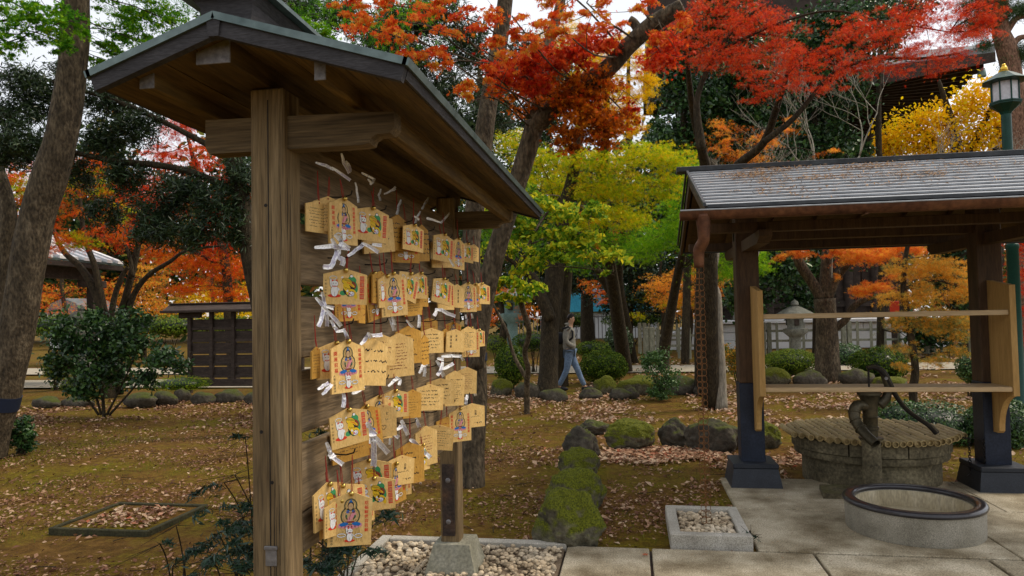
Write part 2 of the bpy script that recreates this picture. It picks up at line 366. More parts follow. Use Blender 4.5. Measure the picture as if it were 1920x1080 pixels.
M_barkpale = surf('pale_bark', [(.17, .15, .115), (.28, .25, .195), (.36, .33, .27)], 5, (4, 4, 1), .9, .6, 14, .35, dist=.015)
M_barkred = surf('red_pine_bark', [(.10, .05, .03), (.2, .11, .07), (.3, .17, .11)], 6, (4, 4, 1.2), .9, 1.0, 12, .5, dist=.03)
M_band = flat('dark_blue_tape', (.012, .02, .045), .6)
M_yelwood = surf('fresh_yellow_wood', [(.34, .19, .055), (.44, .26, .085), (.50, .31, .11)], 3, (9, 9, .7), .6, .15, 18, .15, dist=.002)
M_yelwoodh = surf('fresh_yellow_wood_rail', [(.40, .27, .13), (.50, .35, .19), (.55, .41, .24)], 3, (.7, 9, 9), .6, .15, 18, .15, dist=.002)
M_brown = surf('dark_stained_wood', [(.035, .018, .009), (.065, .035, .016), (.095, .052, .025)], 3, (7, 7, .8), .6, .3, 16, .3, dist=.003)
M_sleeve = surf('blue_black_metal_sleeve', [(.010, .014, .026), (.02, .028, .05)], 6, (1, 1, 1), .45, .15, 50, .25, metal=.2)
M_plinth = surf('black_stone_plinth', [(.012, .015, .022), (.03, .035, .045)], 6, (1, 1, 1), .5, .2, 120, .35)
M_strip = surf('weathered_roof_strip', [(.22, .24, .26), (.34, .36, .385), (.44, .46, .48)], 3, (.6, 4, 4), .6, .2, 20, .25, island=.06)
M_stripdark = surf('dark_roof_edge', [(.03, .035, .04), (.07, .075, .08)], 4, (1, 1, 1), .5, .2, 20, .2)
M_gutter = surf('rusty_copper_gutter', [(.055, .022, .012), (.12, .05, .025), (.2, .09, .04)], 6, (1, 1, 1), .5, .3, 25, .3, metal=.5)
M_chain = surf('copper_chain', [(.12, .05, .018), (.26, .12, .045)], 12, (1, 1, 1), .5, .2, 60, .3, metal=.7)
M_bamboo = surf('dry_bamboo', [(.26, .18, .075), (.42, .31, .14), (.55, .43, .22)], 3, (6, .8, 6), .5, .15, 20, .2, island=.2)
M_rope = flat('black_palm_rope', (.012, .010, .008), .95)
M_wellstone = surf('well_stone', [(.05, .042, .024), (.12, .10, .06), (.21, .18, .11)], 5, (1, 1, 1), .9, .7, 40, .4, dist=.006, moss=([(.05, .05, .012), (.11, .10, .03)], 1.5, 2.1))
M_trough = surf('fine_grey_concrete', [(.17, .155, .12), (.28, .26, .21), (.37, .345, .29)], 4, (1, 1, 1), .85, .3, 200, .5, dist=.002)
M_rim = surf('dark_glazed_rim', [(.015, .014, .018), (.035, .032, .036)], 6, (1, 1, 1), .3, .15, 60, .2, coat=.4)
M_basin = surf('stained_basin_inside', [(.26, .21, .12), (.42, .36, .24), (.52, .47, .36)], 3, (2, 2, .6), .7, .2, 40, .25)
M_iron = surf('old_pump_iron', [(.03, .026, .017), (.065, .054, .032), (.10, .075, .038)], 5, (1, 1, 1), .45, .15, 40, .2, metal=.5)
M_irondark = surf('black_iron', [(.012, .010, .009), (.03, .025, .022)], 9, (1, 1, 1), .6, .3, 50, .3, metal=.4)
M_green = surf('green_lamp_paint', [(.004, .035, .026), (.007, .055, .04)], 6, (1, 1, 1), .4, .1, 50, .15, metal=.1)
M_glass = surf('frosted_lamp_glass', [(.5, .5, .54), (.68, .68, .72)], 5, (1, 1, 1), .35, .05, 30, .1)
M_gold = flat('gold_finial', (.7, .45, .06), .3, .9)
M_temple = surf('dark_temple_wood', [(.018, .012, .010), (.04, .028, .022), (.06, .042, .034)], 4, (1, 1, 1), .8, .3, 20, .3, island=.2)
M_tile = surf('grey_roof_tile', [(.12, .13, .135), (.22, .23, .235)], 4, (1, 1, 1), .6, .2, 30, .2, island=.1)
M_white = surf('white_stone_terrace', [(.66, .67, .68), (.80, .81, .82)], 2, (1, 1, 1), .8, .2, 40, .1, island=.06)
M_stone = surf('lantern_stone', [(.09, .095, .075), (.17, .17, .14), (.25, .25, .21)], 6, (1, 1, 1), .9, .6, 40, .35, dist=.01)
M_bronze = surf('green_bronze', [(.10, .17, .16), (.20, .30, .28)], 6, (1, 1, 1), .6, .2, 40, .2)
M_fence = surf('grey_green_picket_wood', [(.13, .13, .09), (.23, .225, .16), (.33, .32, .24)], 4, (4, 4, 1), .85, .3, 20, .3, island=.2)
M_board = surf('dark_brown_board', [(.03, .02, .016), (.06, .042, .033), (.085, .06, .05)], 4, (1, 4, 4), .75, .3, 20, .3, island=.15)
M_red = flat('vermilion_board', (.75, .06, .02), .6)
M_tarp = surf('blue_tarpaulin', [(.03, .28, .45), (.06, .42, .58)], 2, (1, 1, 1), .5, .3, 12, .2)
M_emaw = surf('pale_plaque_wood', [(.64, .39, .12), (.73, .48, .17), (.80, .56, .23)], 3, (2, 14, 1), .6, .1, 12, .12, dist=.001, island=.16)
M_emao = surf('amber_plaque_wood', [(.44, .21, .03), (.52, .275, .045), (.58, .33, .07)], 3, (2, 14, 1), .6, .1, 12, .12, dist=.001, island=.25)
M_paper = surf('white_fortune_paper', [(.72, .73, .75), (.86, .86, .88)], 30, (1, 1, 1), .8, .2, 160, .25)
M_string = flat('dark_red_cord', (.28, .03, .02), .8)
M_bell = flat('gold_bell', (.55, .38, .10), .25, .9)
M_bandgrey = flat('wall_ochre', (.4, .33, .2), .8)
# ================================================================== ground
def ground_mat():
    m, t = new_mat('moss_and_leaf_litter'); N = t.nodes.new; K = t.links.new
    o = N('ShaderNodeOutputMaterial'); p = N('ShaderNodeBsdfPrincipled'); K(p.outputs[0], o.inputs[0]); p.inputs['Roughness'].default_value = .95; p.inputs['Specular IOR Level'].default_value = .1
    c = N('ShaderNodeTexCoord')
    def nz(s, d=6, r=.6):
        n = N('ShaderNodeTexNoise'); n.inputs['Scale'].default_value = s; n.inputs['Detail'].default_value = d; n.inputs['Roughness'].default_value = r; K(c.outputs['Object'], n.inputs['Vector']); return n
    a = nz(.9, 8, .7); b = nz(30, 6); d = nz(9, 8, .75)
    r1 = ramp(t, [(.05, .026, .006), (.135, .07, .016), (.24, .13, .036)], [.3, .5, .72]); K(d.outputs['Fac'], r1.inputs['Fac'])
    r2 = ramp(t, [(.05, .044, .002), (.20, .16, .009)], [.3, .7]); K(b.outputs['Fac'], r2.inputs['Fac'])
    ad = N('ShaderNodeMath'); ad.operation = 'MULTIPLY_ADD'; ad.inputs[1].default_value = .5; K(d.outputs['Fac'], ad.inputs[0]); K(a.outputs['Fac'], ad.inputs[2])
    f = N('ShaderNodeMapRange'); f.inputs[1].default_value = .68; f.inputs[2].default_value = .9; K(ad.outputs[0], f.inputs[0])
    mx = N('ShaderNodeMix'); mx.data_type = 'RGBA'; K(f.outputs[0], mx.inputs[0]); K(r1.outputs[0], mx.inputs[6]); K(r2.outputs[0], mx.inputs[7])
    K(mx.outputs[2], p.inputs['Base Color'])
    bp = N('ShaderNodeBump'); bp.inputs['Strength'].default_value = .9; bp.inputs['Distance'].default_value = .03; K(b.outputs['Fac'], bp.inputs['Height']); K(bp.outputs[0], p.inputs['Normal'])
    return m
M_ground = ground_mat()
def hgt(x, y):
    return .03*noise.noise(Vector((x*.5, y*.5, 0)))+.012*noise.noise(Vector((x*2.3, y*2.3, 3)))-.02
def flatzone(x, y):       # keep the earth below the paving, beds and frame
    if y < 5.35 and x > -2.0: return True
    if x > .1 and y < 8.9: return True
    return False
g = MB(); xs = np.concatenate([[-300, -120, -60, -36], np.arange(-24, 14, .25), [20, 40, 90, 300]]); ys = np.concatenate([[-300, -60, -10, 0], np.arange(1, 26, .25), [30, 45, 80, 300]])
V = [(x, y, (-.03 if flatzone(x, y) else hgt(x, y)) if abs(x) < 24 and 1 < y < 26 else -.02) for y in ys for x in xs]; nx = len(xs)
g.raw(V, [(j*nx+i, j*nx+i+1, (j+1)*nx+i+1, (j+1)*nx+i) for j in range(len(ys)-1) for i in range(nx-1)])
gr = g.build('ground', M_ground, smooth=True); gr['kind'] = 'structure'
# pale sandy path beyond the rocks
pm = surf('sandy_path', [(.30, .26, .19), (.44, .39, .30)], 2, (1, 1, 1), .95, .3, 40, .2)
pb = MB(); pb.raw([(-26, 20.6, .012), (-2.2, 19.6, .012), (9, 20.2, .012), (9, 22.6, .012), (-2, 22.2, .012), (-26, 23.4, .012)], [(0, 1, 2, 3, 4, 5)]); o = pb.build('path', pm); o['kind'] = 'structure'
pb = MB(); pb.raw([(-30, 16.2, .016), (-7.2, 15.9, .016), (-7.0, 18.3, .016), (-30, 18.0, .016)], [(0, 1, 2, 3)]); o = pb.build('path', pm); o['kind'] = 'structure'
# ================================================================== paving, beds
pav = MB(); pav.box(-.5, 6.2, 1.0, 5.06, -.06, -.028); pav.box(.82, 6.2, 5.0, 7.3, -.06, -.03)
pav = pav.build('pavement', M_darkmetal); pav['kind'] = 'structure'
def slab(x0, x1, y0, y1, z=0.0, m=M_slab, parent=pav, t=.05):
    return MB().bbox(x0, x1, y0, y1, z-t, z, .006).build('slab', m, parent)
for a, b in ((-.485, .07), (.088, 1.125), (1.145, 2.17), (2.19, 3.21), (3.23, 4.25)):
    for y0, y1 in ((4.24, 5.045), (3.42, 4.225), (2.6, 3.405), (1.8, 2.585)): slab(a, b, y0, y1, -.002+.003*random.random())
for a, b, y0, y1 in ((.79, 2.39, 5.075, 6.12), (2.4, 4.0, 5.075, 6.2), (.79, 1.95, 6.135, 7.24), (2.83, 4.0, 6.215, 7.24)): slab(a, b, y0, y1, 0, M_slab)
slab(1.957, 2.823, 6.215, 7.24, 0)
# gravel bed of the rack
bed = thing('gravel_bed', 'pale gravel bed with a white stone kerb round the concrete post foot', 'gravel bed', (-1.1, 4.0, 0))
for x0, x1, y0, y1 in ((-1.76, -.49, 5.0, 5.08), (-1.84, -1.765, 2.2, 5.08), (-1.84, -.49, 2.1, 2.19)):
    MB().bbox(x0, x1, y0, y1, -.05, .022, .006).build('kerb_stone', M_granite, bed)
def pebble_mesh(k):
    b = MB(); b.ball((0, 0, 0), 1, 7, 5); sx, sy, sz = random.uniform(.8, 1.2), random.uniform(.7, 1), random.uniform(.5, .75)
    return np.array([(v[0]*sx+.2*noise.noise(Vector(v)*1.5+Vector((k, 0, 0))), v[1]*sy+.2*noise.noise(Vector(v)*1.5+Vector((0, k, 0))), v[2]*sz) for v in b.v]), b.f
PEB = [pebble_mesh(k) for k in range(6)]
def pebbles(name, parent, x0, x1, y0, y1, n, s, z=0.0, heap=.02):
    b = MB()
    for i in range(n):
        P, F = PEB[i % 6]; r = s*random.uniform(.55, 1.3); M = Matrix.Rotation(random.random()*6.3, 3, 'Z') @ Matrix.Rotation(random.uniform(-.5, .5), 3, 'X')
        c = Vector((random.uniform(x0, x1), random.uniform(y0, y1), z+random.random()*heap)); b.raw([(M @ Vector(p))*r+c for p in P], F)
    o = b.build(name, M_pebble, parent, smooth=True); o['kind'] = 'stuff'; return o
M_bedsoil = surf('gravel_soil', [(.10, .07, .045), (.2, .15, .10)], 20, (1, 1, 1), .95, .5, 60, .3)
MB().box(-1.77, -.5, 2.15, 5.0, -.04, -.012).build('bed_soil', M_bedsoil, bed)
pebbles('gravel', bed, -1.75, -.515, 3.1, 4.98, 2600, .02, -.01, .022)
# small square gravel box under the rain chain
bx = thing('drain_bed', 'small square granite frame of white pebbles under the rain chain', 'gravel box', (.49, 5.48, 0))
for x0, x1, y0, y1 in ((.215, .76, 5.09, 5.165), (.215, .29, 5.17, 5.81), (.685, .76, 5.17, 5.81), (.215, .76, 5.815, 5.89)):
    MB().bbox(x0, x1, y0, y1, -.05, .085 if y1 < 5.2 else .075, .006).build('kerb_stone', M_granite, bx)
MB().box(.28, .69, 5.16, 5.82, -.04, .03).build('bed_soil', M_bedsoil, bx)
pebbles('gravel', bx, .305, .67, 5.185, 5.8, 420, .019, .035, .022)
# sunken concrete frame in the lawn at the left
fr = thing('ground_frame', 'low mossy concrete frame sunk in the leafy ground at left', 'concrete frame', (-4.08, 5.38, 0))
M_fr = surf('mossy_frame', [(.025, .024, .012), (.06, .055, .025)], 8, (1, 1, 1), .95, .5, 60, .4, moss=(M_moss, 2.0, 2.7))
for x0, x1, y0, y1 in ((-4.52, -3.66, 4.98, 5.015), (-4.52, -3.66, 5.73, 5.77), (-4.52, -4.485, 5.015, 5.73), (-3.70, -3.66, 5.015, 5.73)):
    MB().bbox(x0, x1, y0, y1, -.08, .022, .006).build('frame_side', M_fr, fr)
MB().box(-4.49, -3.695, 5.01, 5.735, -.09, .004).build('bed_soil', M_ground, fr)
# ================================================================== the plaque rack
RX0, RX1 = -1.24, -1.12; XC = -1.18
rack = thing('plaque_rack', 'roofed grey timber rack hung with votive plaques, in the left foreground', 'plaque rack', (XC, 3.4, 0))
for y in (2.2, 4.5):
    p = MB(); z0 = .0 if y < 3 else .17
    p.bbox(RX0, RX1, y, y+.12, z0-.1, 2.37, .006)
    po = p.build('post', M_post, rack)
    f = MB(); cy = y+.06; cx = XC+.02; a, b, h = .175, .115, .17
    f.raw([(cx-a, cy-a, -.05), (cx+a, cy-a, -.05), (cx+a, cy+a, -.05), (cx-a, cy+a, -.05), (cx-b, cy-b, h), (cx+b, cy-b, h), (cx+b, cy+b, h), (cx-b, cy+b, h)], [(3, 2, 1, 0), (4, 5, 6, 7), (0, 1, 5, 4), (1, 2, 6, 5), (2, 3, 7, 6), (3, 0, 4, 7)])
    f.build('concrete_foot', M_concrete, rack)
    if y < 3:   # seam down the near post, knots, metal plate
        MB().box(-1.1775, -1.1745, 2.1985, 2.2005, .3, 2.33).build('drying_crack', M_irondark, po)
        ck = MB(); rq = random.Random(5)
        for _ in range(9):
            x = rq.uniform(RX0+.012, RX1-.012); z = rq.uniform(.3, 2.0); h_ = rq.uniform(.12, .5); ck.tube([(x, 2.1995, z), (x+rq.uniform(-.003, .003), 2.1988, z+h_*.5), (x+rq.uniform(-.004, .004), 2.1995, z+h_)], [.0004, .0011, .0004], 4)
        for _ in range(5):
            y = rq.uniform(2.215, 2.3); z = rq.uniform(.4, 1.9); h_ = rq.uniform(.2, .6); ck.tube([(RX1+.0005, y, z), (RX1+.0012, y+.002, z+h_*.5), (RX1+.0005, y, z+h_)], [.0004, .0011, .0004], 4)
        co = ck.build('fine_cracks', M_irondark, po); co['kind'] = 'stuff'
        k = MB()
        for px, py in ((498, 385), (490, 810), (510, 905)): c = at(px, py, 2.199); k.tube([c, c+Vector((0, .003, 0))], .006, 10)
        k.build('knot', M_irondark, po)
        a_ = at(498, 1028, 2.197); b_ = at(519, 1062, 2.197); pl = MB(); pl.bbox(a_.x, b_.x, 2.194, 2.2, b_.z, a_.z, .002); pl.bbox(a_.x-.003, b_.x+.003, 2.19, 2.2, a_.z-.004, a_.z+.008, .002)
        pl.build('metal_plate', M_galv, po)
    else:       # dark splice plate with two bolts on the far post
        MB().bbox(-1.225, -1.145, 4.488, 4.502, .21, .66, .002).build('splice_plate', M_darkmetal, po)
        bt = MB()
        for z in (.30, .56): bt.ball((-1.185, 4.484, z), (.017, .008, .017), 10, 6)
        bt.build('bolt', M_galv, po)
for z0, z1, dx in ((1.978, 2.22, 0), (1.722, 1.933, .003), (1.467, 1.681, -.002), (1.211, 1.424, .002), (.942, 1.171, 0), (.807, .937, .006)):
    b = MB(); b.bbox(-1.158+dx, -1.128+dx, 2.322, 4.498, z0, z1, .004); b.build('plank', M_plank, rack)
for y in (2.9, 3.6, 4.2): MB().bbox(-1.20, -1.162, y, y+.06, .83, 2.2, .004).build('batten', M_plank, rack)
# cross beams with a stepped, rounded nose
def crossbeam(y0, y1):
    r = [(-1.418, 2.285), (-1.418, 2.19), (-1.405, 2.168), (-.86, 2.168), (-.835, 2.172), (-.828, 2.19), (-.81, 2.2), (-.765, 2.202), (-.748, 2.22), (-.748, 2.272)]
    MB().prism(r, 'y', y0, y1).build('crossbeam', M_beam, rack)
crossbeam(2.225, 2.295); crossbeam(4.525, 4.595)
for x0, x1, z0, z1, y0 in ((-1.285, -1.172, 2.375, 2.47, 1.97), (-.905, -.868, 2.30, 2.41, 1.97), (-1.475, -1.425, 2.315, 2.42, 1.97)):
    pu = MB().bbox(x0, x1, y0, 4.9, z0, z1, .003).build('purlin', M_roofwood, rack)
    MB().bbox(x0+.001, x1-.001, y0-.004, y0+.002, z0+.001, z1-.001, .001).build('end_face', M_endgrain, pu)
for x0, x1 in ((-.80, -.76),): MB().bbox(x0, x1, 2.3, 4.52, 2.203, 2.268, .003).build('eave_beam', M_roofwood, rack)
# roof: boards below, sheet metal above; the slope on the right is the longer one
AP = Vector((-1.184, 0, 2.50)); ER = Vector((-.597, 0, 2.316)); EL = Vector((-1.60, 0, 2.355)); Y0, Y1 = 1.9, 4.96
def rboard(name, a, b, y0, y1, top, th, m, par=rack):
    d = (b-a).normalized(); n = Vector((-d.z, 0, d.x)); n = n if n.z > 0 else -n
    q = [a+n*top, b+n*top, b+n*(top-th), a+n*(top-th)]
    return MB().prism([(v.x, v.z) for v in q], 'y', y0, y1).build(name, m, par)
for E_, nb in ((ER, 6), (EL, 4)):
    sheet = rboard('metal_sheet', AP, E_, Y0, Y1, 0, .014, M_copper)
    for i in range(nb): rboard('roof_board', AP.lerp(E_, .02+i*.96/nb), AP.lerp(E_, .02+(i+.965)*.96/nb), Y0+.03, Y1-.03, -.034, .016, M_roofwood)
    rboard('underlay', AP, AP.lerp(E_, .985), Y0+.02, Y1-.02, -.016, .016, M_stripdark)
    for ya, yb in ((Y0+.004, Y0+.03), (Y1-.03, Y1-.004)): rboard('bargeboard', AP.lerp(E_, -.0), AP.lerp(E_, .992), ya, yb, -.0165, .045, M_barge)
    s = 1 if E_ is ER else -1; dr = (E_-AP).normalized()
    rboard('eave_fascia', AP.lerp(E_, .945), AP.lerp(E_, .995), Y0+.031, Y1-.031, -.017, .03, M_barge)
    e2 = rboard('eave_trim', E_-dr*.012, E_+dr*.006, Y0-.006, Y1+.006, .004, .022, M_copper)
for ys_ in (Y0-.006,):
    for E_ in (ER, EL): rboard('verge_trim', AP, E_, ys_, ys_+.012, .004, .022, M_copper)
MB().prism([(-1.20, 2.43), (-1.168, 2.43), (-1.16, 2.494), (-1.184, 2.503), (-1.208, 2.496)], 'y', Y0-.003, Y0+.031).build('apex_block', M_barge, rack)
rc = MB(); rc.prism([(-1.27, 2.46), (-1.11, 2.46), (-1.10, 2.55), (-1.08, 2.58), (-1.30, 2.58), (-1.27, 2.55)], 'y', 1.97, 4.9); rc.build('ridge_box', M_barge, rack)
rc = MB(); rc.prism([(-1.335, 2.583), (-1.055, 2.583), (-1.055, 2.597), (-1.185, 2.64), (-1.335, 2.597)], 'y', 1.93, 4.95); rc.build('ridge_cap', M_copper, rack)
hk = MB()
for py, z in ((305, 2.13), (345, 2.10), (500, 1.79), (620, 1.56), (715, 1.36), (845, 1.13)):
    pass
for z in (2.06, 1.83, 1.58, 1.34, 1.10):
    for y in np.arange(2.55, 4.45, .38):
        h = MB(); h.tube([(-1.13, y, z), (-1.06, y, z-.004), (-1.03, y, z+.004), (-1.025, y, z+.02)], .0028, 6); h.build('hook', M_irondark, rack)
# ================================================================== votive plaques
GL = {}
def glyph(ch):
    if ch not in GL:
        cu = bpy.data.curves.new('t', 'FONT'); cu.body = ch; cu.resolution_u = 1; cu.size = 1; cu.align_x = 'CENTER'; cu.align_y = 'CENTER'
        ob = bpy.data.objects.new('t', cu); COL.objects.link(ob); dg = bpy.context.evaluated_depsgraph_get(); me = bpy.data.meshes.new_from_object(ob.evaluated_get(dg))
        v = np.array([tuple(q.co) for q in me.vertices]) if len(me.vertices) else np.zeros((0, 3)); f = [tuple(p.vertices) for p in me.polygons]
        if len(v): v[:, 0] -= (v[:, 0].max()+v[:, 0].min())/2; v[:, 1] -= (v[:, 1].max()+v[:, 1].min())/2
        GL[ch] = (v, f); bpy.data.objects.remove(ob); bpy.data.curves.remove(cu); bpy.data.meshes.remove(me)
    return GL[ch]
C_ = {'red': (.62, .035, .012), 'black': (.015, .014, .014), 'white': (.78, .78, .77), 'yellow': (.72, .47, .015), 'green': (.04, .28, .10), 'olive': (.09, .085, .04), 'blue': (.01, .13, .42), 'pink': (.62, .24, .28), 'skin': (.50, .32, .16), 'brown': (.22, .04, .02), 'tan': (.34, .20, .08), 'dgreen': (.03, .12, .05), 'lilac': (.32, .26, .5)}
CI = list(C_); PM = [flat('print_'+k, v, .6) for k, v in C_.items()]
class Art(MB):
    def lay(s, k): s.y = -.024 - k*.0022; return s
    def c(s, k): s.mi = CI.index(k); return s
    def poly(s, pts):
        n = len(pts); cx = sum(p[0] for p in pts)/n; cz = sum(p[1] for p in pts)/n; a = sum(pts[i][0]*pts[(i+1) % n][1]-pts[(i+1) % n][0]*pts[i][1] for i in range(n))
        f = tuple(range(n)) if a > 0 else tuple(range(n))[::-1]
        return s.raw([(p[0], s.y, p[1]) for p in pts], [f])
    def ell(s, x, z, a, b, rot=0, n=14):
        c, q = math.cos(rot), math.sin(rot); return s.poly([(x+a*math.cos(t)*c-b*math.sin(t)*q, z+a*math.cos(t)*q+b*math.sin(t)*c) for t in [2*PI*i/n for i in range(n)]])
    def line(s, pts, w):
        for (x0, z0), (x1, z1) in zip(pts, pts[1:]):
            d = math.hypot(x1-x0, z1-z0) or 1; nx_, nz_ = -(z1-z0)/d*w/2, (x1-x0)/d*w/2
            s.poly([(x0-nx_, z0-nz_), (x1-nx_, z1-nz_), (x1+nx_, z1+nz_), (x0+nx_, z0+nz_)])
        return s
    def arc(s, x, z, a, b, t0, t1, w, n=12): return s.line([(x+a*math.cos(t0+(t1-t0)*i/n), z+b*math.sin(t0+(t1-t0)*i/n)) for i in range(n+1)], w)
    def chars(s, txt, x, z, size, step, dx=0, bold=0):
        for i, ch in enumerate(txt):
            v, f = glyph(ch)
            for ox in ((0, bold) if bold else (0,)):
                s.raw([(x+dx*i+ox+p[0]*size, s.y-(.0004 if ox else 0), z-step*i+p[1]*size) for p in v], f)
        return s
    def scrawl(s, x0, x1, z, h, w, seed):
        r = random.Random(seed); x = x0; pts = []
        while x < x1:
            if r.random() < .16 and len(pts) > 1: s.line(pts, w); pts = []; x += h*.6
            pts.append((x, z+r.uniform(-.5, .5)*h)); x += h*r.uniform(.15, .5)
        if len(pts) > 1: s.line(pts, w)
        return s
def cat(A, x, z, k, k0=0):      # sitting beckoning cat on a red cushion; k = height
    A.lay(k0).c('red').ell(x, z-.42*k, .36*k, .1*k)
    A.lay(k0+.6).c('black').ell(x, z-.15*k, .215*k, .33*k).ell(x-.0*k, z+.25*k, .205*k, .19*k).ell(x-.2*k, z+.28*k, .075*k, .25*k, .12)
    A.lay(k0+1).c('white').ell(x, z-.15*k, .2*k, .315*k).ell(x, z+.25*k, .19*k, .175*k).ell(x-.2*k, z+.28*k, .06*k, .235*k, .12).ell(x+.2*k, z-.05*k, .06*k, .09*k, .5)
    A.lay(k0+1.4).c('red').poly([(x-.17*k, z+.36*k), (x-.12*k, z+.52*k), (x-.05*k, z+.41*k)]).poly([(x+.05*k, z+.41*k), (x+.12*k, z+.52*k), (x+.17*k, z+.36*k)])
    A.arc(x, z+.14*k, .13*k, .06*k, PI, 2*PI, .035*k, 6); A.c('black').ell(x-.07*k, z+.27*k, .022*k, .03*k, 0, 6).ell(x+.07*k, z+.27*k, .022*k, .03*k, 0, 6).line([(x, z-.2*k), (x, z-.44*k)], .012*k)
def art_kannon():
    A = Art(); A.y = -.024
    A.c('tan')
    for i in range(15): x = -.2+.028*i; A.lay(.0).line([(x*.75, -.62), (x*1.25, -.9-.02*(i % 3))], .006)
    A.lay(.4).c('olive').ell(0, -.26, .125, .135).ell(0, -.45, .185, .185); A.lay(.8); A.mi = len(CI); A.ell(0, -.26, .098, .108).ell(0, -.45, .155, .155)
    A.lay(1.0).c('olive').arc(0, -.26, .085, .095, 0, 2*PI, .006).arc(0, -.45, .14, .14, 0, 2*PI, .006)
    A.lay(1.3).c('pink')
    for i in range(7): A.ell(-.18+.06*i, -.66+.012*abs(i-3), .045, .042, 0, 9)
    A.lay(1.6).c('blue').ell(-.115, -.60, .085, .035, .15).ell(.115, -.60, .085, .035, -.15)
    A.lay(1.9).c('black').ell(0, -.26, .06, .085).c('tan').ell(0, -.47, .115, .12)
    A.lay(2.2).c('skin').ell(0, -.275, .046, .062).ell(0, -.45, .095, .1).ell(-.09, -.47, .03, .08, .4).ell(.09, -.47, .03, .08, -.4)
    A.lay(2.5).c('blue').poly([(-.035, -.2), (0, -.135), (.035, -.2)]).ell(-.05, -.37, .03, .03).ell(.055, -.37, .03, .03).c('dgreen').ell(-.075, -.45, .018, .03).ell(.085, -.46, .018, .03)
    A.c('pink').poly([(.07, -.33), (.1, -.42), (.01, -.53), (-.06, -.56), (-.03, -.47), (.03, -.4)]); A.c('black').line([(-.022, -.27), (-.008, -.27)], .006).line([(.008, -.27), (.022, -.27)], .006)
    A.lay(2.9).c('brown').line([(-.07, -.36), (0, -.4), (.06, -.37)], .01).line([(-.06, -.56), (.07, -.56)], .03).line([(0, -.42), (-.02, -.52)], .01)
    A.lay(1.9).c('black').arc(-.15, -.8, .075, .03, 0, 2*PI, .022).arc(.16, -.82, .07, .035, 0, 2*PI, .022); A.lay(2.2).c('white').arc(-.15, -.8, .075, .03, 0, 2*PI, .015).arc(.16, -.82, .07, .035, 0, 2*PI, .015)
    cat(A, 0, -.79, .27, 2.6)
    A.lay(1).c('red').chars('開運招福', -.3, -.25, .088, .105, .004, .005).chars('招福観世音菩薩', .285, -.22, .075, .083, .003, .005)
    A.c('black').chars('大谿山', -.33, -.67, .052, .055).chars('豪徳寺', -.325, -.84, .052, .055)
    return A
def art_tiger():
    A = Art(); A.lay(.4).c('green').ell(.19, -.3, .12, .09, -.5).ell(.28, -.5, .06, .16, .2).ell(-.06, -.68, .09, .07).c('dgreen').ell(.0, -.62, .04, .08, .6).ell(.1, -.75, .05, .03)
    A.lay(.8).c('brown').ell(.16, -.46, .15, .12, -.4)
    A.lay(1.1).c('black').ell(.04, -.36, .15, .1, -.3).ell(.1, -.6, .16, .15, -.2).ell(.16, -.2, .05, .045)
    A.lay(1.4).c('yellow').ell(.04, -.36, .14, .088, -.3).ell(.04, -.52, .09, .14, .5).ell(.16, -.66, .14, .1, -.1).ell(.28, -.75, .05, .09, .3).ell(.18, -.46, .09, .035, -.6)
    A.lay(1.7).c('black')
    for i in range(8): A.line([(-.08+.035*i, -.27-.008*i), (-.065+.035*i, -.325-.01*i)], .012)
    for i in range(4): A.line([(-.02+.05*i, -.5-.02*i), (.02+.05*i, -.56)], .01)
    A.c('white').ell(.17, -.7, .085, .07).ell(.165, -.205, .04, .035).ell(-.09, -.24, .035, .02, .5).ell(.06, -.62, .03, .03)
    A.lay(2.0).c('lilac').line([(.11, -.68), (.2, -.75)], .014).line([(.14, -.73), (.23, -.68)], .014).line([(.16, -.76), (.24, -.72)], .014).c('red').ell(.12, -.7, .022, .03).line([(.04, -.38), (.14, -.42), (.2, -.5)], .016).c('black').ell(.14, -.64, .014, .014, 0, 6).ell(.21, -.64, .014, .014, 0, 6).arc(.17, -.7, .085, .07, 0, 2*PI, .007)
    A.lay(.5).c('black').arc(-.33, -.26, .1, .05, 0, 2*PI, .025); A.lay(.8).c('white').arc(-.33, -.26, .1, .05, 0, 2*PI, .016)
    cat(A, -.29, -.55, .5, 1.4)
    A.lay(.6).c('red')
    for i in range(4): A.poly([(.395, -.2-.165*i), (.52, -.2-.165*i), (.525, -.35-.165*i), (.4, -.35-.165*i)])
    A.lay(1.2); A.mi = len(CI); A.chars('開運招福', .46, -.275, .115, .165)
    A.lay(1).c('black').chars('大谿山豪徳寺', -.53, -.34, .06, .09)
    return A
def art_script(seed, tall, n, col='black', kan=None, big=1.0):
    A = Art(); A.lay(.8).c(col); W = .33 if tall else .5
    if kan:
        for txt, x, z, s_, st in kan: A.chars(txt, x, z, s_, st, 0, .006)
        return A
    r = random.Random(seed); z = -.26
    for i in range(n):
        a = -W+r.uniform(.02, .14); b = W-r.uniform(.02, .3); A.scrawl(a, b, z, .032*big, .011*big, seed*31+i); z -= .62/n*r.uniform(.9, 1.15)
    return A
ARTS = {'kannon': art_kannon(), 'tiger': art_tiger()}
def _heart(A):
    A.lay(.8).c('black').line([(.0, -.62), (-.07, -.69), (-.07, -.74), (-.03, -.75), (0, -.72), (.03, -.75), (.07, -.74), (.07, -.69), (0, -.62)][::1] if False else [(0, -.80), (-.075, -.72), (-.07, -.66), (-.03, -.65), (0, -.69), (.03, -.65), (.07, -.66), (.075, -.72), (0, -.80)], .014); return A
ARTS['heart'] = _heart(art_script(0, True, 0, kan=[('に', -.12, -.3, .09, .1), ('ど', .12, -.3, .09, .1), ('た', -.1, -.48, .09, .1), ('い', .1, -.48, .09, .1)]))
ARTS['thanks'] = art_script(0, False, 0, kan=[('神恩感謝', .05, -.28, .13, .15)])
